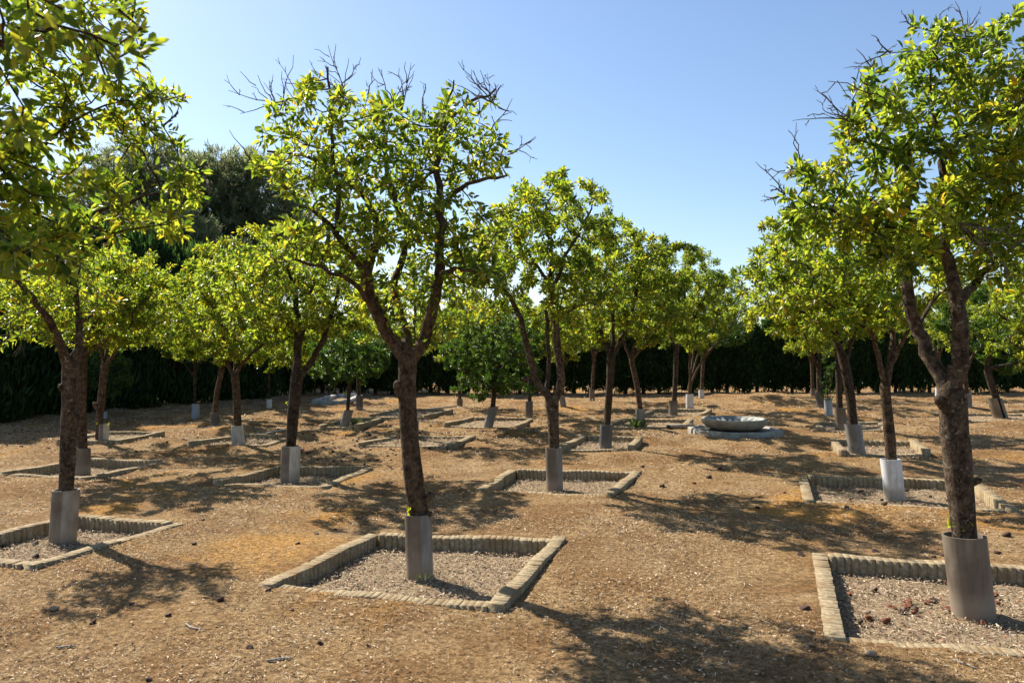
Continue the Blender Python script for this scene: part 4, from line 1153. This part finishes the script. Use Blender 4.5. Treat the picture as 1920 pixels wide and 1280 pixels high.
# ------------------------------------------------------------------ hoses, branches, stones, grass, dried fruit
def hose(label, pts, rad=.012, name="irrigation_hose", mat='hose', cat="hose"):
    Q = resample([tuple(G(x, y, rad)) for x, y in pts], .15)
    Q[:, 2] = gz(Q[:, 0], Q[:, 1]) + rad * 1.1
    g = Geo(); tube(g, Q, np.full(len(Q), rad), 8)
    o = g.obj(name, M[mat], None, True, tuple(Q[0])); tag(o, label, cat)
hose("dark irrigation hose running behind the middle trunk to the low round crown", [(655, 792), (760, 789.5), (880, 788), (990, 787), (1000, 785), (975, 783.5)])
hose("pale irrigation hose running from the cream flared sleeve to the small round tree", [(400, 824), (470, 816), (540, 809), (600, 801), (640, 796.5)], .022, mat='pipe_cream')
hose("pale irrigation hose slanting behind the small round tree", [(655, 789), (700, 781), (745, 773.5), (800, 768), (862, 764.5)], .018, mat='pipe_cream')

def branch(label, x0, y0, x1, y1, rad, kinks=6, seed=1, mat='wood'):
    r = np.random.default_rng(seed)
    a, b_ = G(x0, y0), G(x1, y1)
    Q = a + (b_ - a) * np.linspace(0, 1, kinks)[:, None]; L = np.linalg.norm(b_ - a)
    Q += r.normal(0, L * .035, Q.shape); Q[:, 2] = gz(Q[:, 0], Q[:, 1]) + rad + np.abs(r.normal(0, L * .02, kinks))
    g = Geo(); tube(g, Q, np.linspace(rad, rad * .6, kinks), 7, .1, seed)
    for k in range(3):
        j = r.integers(1, kinks - 1); dv = unit((b_ - a) / L + r.normal(0, .6, 3)); dv[2] = abs(dv[2]) * .3
        tube(g, Q[j] + dv * L * .22 * np.linspace(0, 1, 3)[:, None], np.linspace(rad * .5, rad * .25, 3), 5)
    o = g.obj("fallen_branch", M[mat], None, True, tuple(a)); tag(o, label, "branch")
branch("pale dead branch lying left of the stone fountain", 1252, 805, 1300, 803, .045, 7, 2)
branch("short pale stick lying on the bare ground at the lower left", 348, 1172, 376, 1186, .006, 5, 3)
branch("curved dry stick lying at the bottom left of the middle", 503, 1242, 548, 1234, .007, 6, 4)
branch("thin bent twig lying at the lower right corner", 1782, 1240, 1830, 1256, .005, 6, 5)
branch("thin stick on the ground in the lower left foreground", 105, 1211, 145, 1208, .006, 5, 6)

def blob(name, loc, rad, mat, label, cat, group, seed, flat=.8, cup=0):
    r = np.random.default_rng(seed)
    n, m = 10, 7
    V = [(0, 0, 1)]
    for i in range(1, m):
        ph = math.pi * i / m
        for k in range(n):
            V.append((math.sin(ph) * math.cos(k * 2 * math.pi / n), math.sin(ph) * math.sin(k * 2 * math.pi / n), math.cos(ph)))
    V.append((0, 0, -1)); V = np.array(V)
    V = V * (1 + r.normal(0, .10, (len(V), 1)))
    if cup: V[:1 + n, 2] -= cup
    V = V * np.array((1, r.uniform(.75, 1.1), flat)) * rad
    q = []
    for i in range(m - 2):
        for k in range(n):
            a = 1 + i * n; q.append((a + k, a + n + k, a + n + (k + 1) % n, a + (k + 1) % n))
    t = [(0, 1 + k, 1 + (k + 1) % n) for k in range(n)] + [(len(V) - 1, 1 + (m - 2) * n + (k + 1) % n, 1 + (m - 2) * n + k) for k in range(n)]
    V = V + np.array((0, 0, rad * flat * .8))
    o = mesh_obj(name, V + np.array(loc), [np.array(q), np.array(t)], mat, None, True, loc)
    tag(o, label, cat, group)
    return o
for i, (x, y, rr_, lb) in enumerate([(103, 1142, .03, "pale round stone lying at the lower left"), (1625, 1152, .022, "small white stone near the left edge of the lower right bed"), (1630, 1232, .03, "flat pale stone at the bottom right"), (282, 963, .035, "grey stone behind the left edge bed")]):
    p = G(x, y); blob("field_stone", (p[0], p[1], float(gz(p[0], p[1]))), rr_, M['stone'], lb, "stone", None, 600 + i, .5)

protos = [blob("dried_orange", (0, 0, 0), .030, M['orange'], "x", "fruit", None, 700 + k, .72, .45) for k in range(3)] + [blob("dried_orange", (0, 0, 0), .030, M['orange_red'], "x", "fruit", None, 710 + k, .65, .5) for k in range(2)]
first = {p.name: True for p in protos}
def fruit(x, y, k, s, label, group, z=None):
    src = protos[k]
    if first[src.name]: first[src.name] = False; o = src
    else: o = src.copy(); COL.objects.link(o)
    o.location = (x, y, float(gz(x, y)) - .004 if z is None else z)
    o.rotation_euler = (rr.uniform(-.5, .5), rr.uniform(-.5, .5), rr.uniform(0, 6.28)); o.scale = (s, s, s)
    tag(o, label, "fruit", group)
FL = "dried brown red fruit lying in the lower right bed"
for x, y in [(1590, 1117), (1700, 1139), (1674, 1142), (1688, 1150), (1695, 1147), (1711, 1150), (1736, 1131), (1748, 1128), (1777, 1144), (1667, 1139), (1612, 1168), (1627, 1160), (1840, 1170), (1862, 1117), (1868, 1131), (1660, 1166), (1702, 1130), (1715, 1143), (1640, 1108)]:
    p = G(x, y, ZM); fruit(p[0], p[1], rr.choice((1, 3, 4, 4, 0)), rr.uniform(.7, 1.05), FL, "fruit in the lower right bed", ZM + .002)
FL = "dark dried fruit lying in the bed of the white sleeve"
for i in range(22):
    u, v = rr.random(), rr.random(); q = BEDS['b30']
    p = (q[0] * (1 - u) + q[3] * u) * (1 - v) + (q[1] * (1 - u) + q[2] * u) * v
    if inside(q, p[0], p[1]) < .2: continue
    fruit(p[0], p[1], rr.choice((0, 1, 3, 4)), rr.uniform(.6, 1.0), FL, "fruit in the bed of the white sleeve", ZM + .002)
FL = "dark dried fruit lying in the left edge bed"
for x, y in [(30, 1016), (52, 1010), (70, 1020), (70, 1046), (8, 1026), (62, 1006)]:
    p = G(x, y, ZM); fruit(p[0], p[1], rr.choice((0, 1, 2)), rr.uniform(.7, 1.0), FL, "fruit in the left edge bed", ZM + .002)
FL = "dark dried fruit on open ground around the two brick beds at right"
for x, y in [(1510, 1147), (1605, 1060 - 20), (1640, 1032), (1750, 1045), (1771, 1042), (1868, 1037), (1888, 1007), (1845, 978), (1658, 948), (1500, 1040), (1586, 955), (1420, 952), (1470, 925), (1242, 909), (1205, 877), (1300, 905), (1330, 895), (1350, 880)]:
    p = G(x, y); fruit(p[0], p[1], rr.choice((0, 1, 2, 3)), rr.uniform(.85, 1.25), FL, "fruit on the ground at right")
FL = "dark dried fruit on the bare ground of the front left"
for x, y in [(326, 969), (382, 977), (366, 1019), (415, 1130), (318, 1157), (470, 1216), (178, 1164), (548, 1142), (560, 1022), (595, 1000), (630, 990), (505, 1110), (250, 1135), (600, 1205), (690, 1205), (280, 1272)]:
    p = G(x, y); fruit(p[0], p[1], rr.choice((0, 1, 2)), rr.uniform(.5, .9), FL, "fruit on the ground at front left")
FL = "small dark dried fruit among many on the ground left of the middle trunk"
for i in range(95):
    x, y = rr.uniform(540, 760), 806 + 72 * rr.random() ** .8
    p = G(x, y); fruit(p[0], p[1], rr.choice((0, 1, 2)), rr.uniform(.5, .95), FL, "fruit on the ground left of the middle trunk")
FL = "small dark dried fruit among many on the ground right of the middle trunk"
for i in range(55):
    x, y = rr.uniform(785, 965), rr.uniform(798, 845)
    p = G(x, y); fruit(p[0], p[1], rr.choice((0, 1, 2)), rr.uniform(.5, .95), FL, "fruit on the ground right of the middle trunk")
FL = "small dark dried fruit on the shaded ground at the left"
for i in range(42):
    x, y = rr.uniform(0, 540), rr.uniform(800, 850)
    p = G(x, y); fruit(p[0], p[1], rr.choice((0, 1, 2)), rr.uniform(.5, .9), FL, "fruit on the shaded ground at left")

def tuft(label, px, py, n, h, seed):
    r = np.random.default_rng(seed); c = G(px, py)
    P = np.repeat(c[None], n, 0) + np.column_stack([r.normal(0, .06, n), r.normal(0, .05, n), np.zeros(n)])
    D = unit(np.column_stack([r.normal(0, .6, n), r.normal(0, .5, n), np.ones(n)]))
    root = leaves_mesh("grass_tuft", P, D, unit(r.normal(size=(n, 3))), r.uniform(.5, 1.0, n) * h, M['grass'], None, True, .035)
    tag(root, label, "grass")
tuft("pale green grass tuft at the foot of the grey sleeve left of the fountain", 1194, 803, 90, .28, 801)
tuft("pale green grass growing in the bed beside the small round tree", 672, 797, 90, .2, 802)
tuft("wisp of dry grass at the foot of the sleeve in the middle foreground bed", 803, 1086, 14, .09, 803)
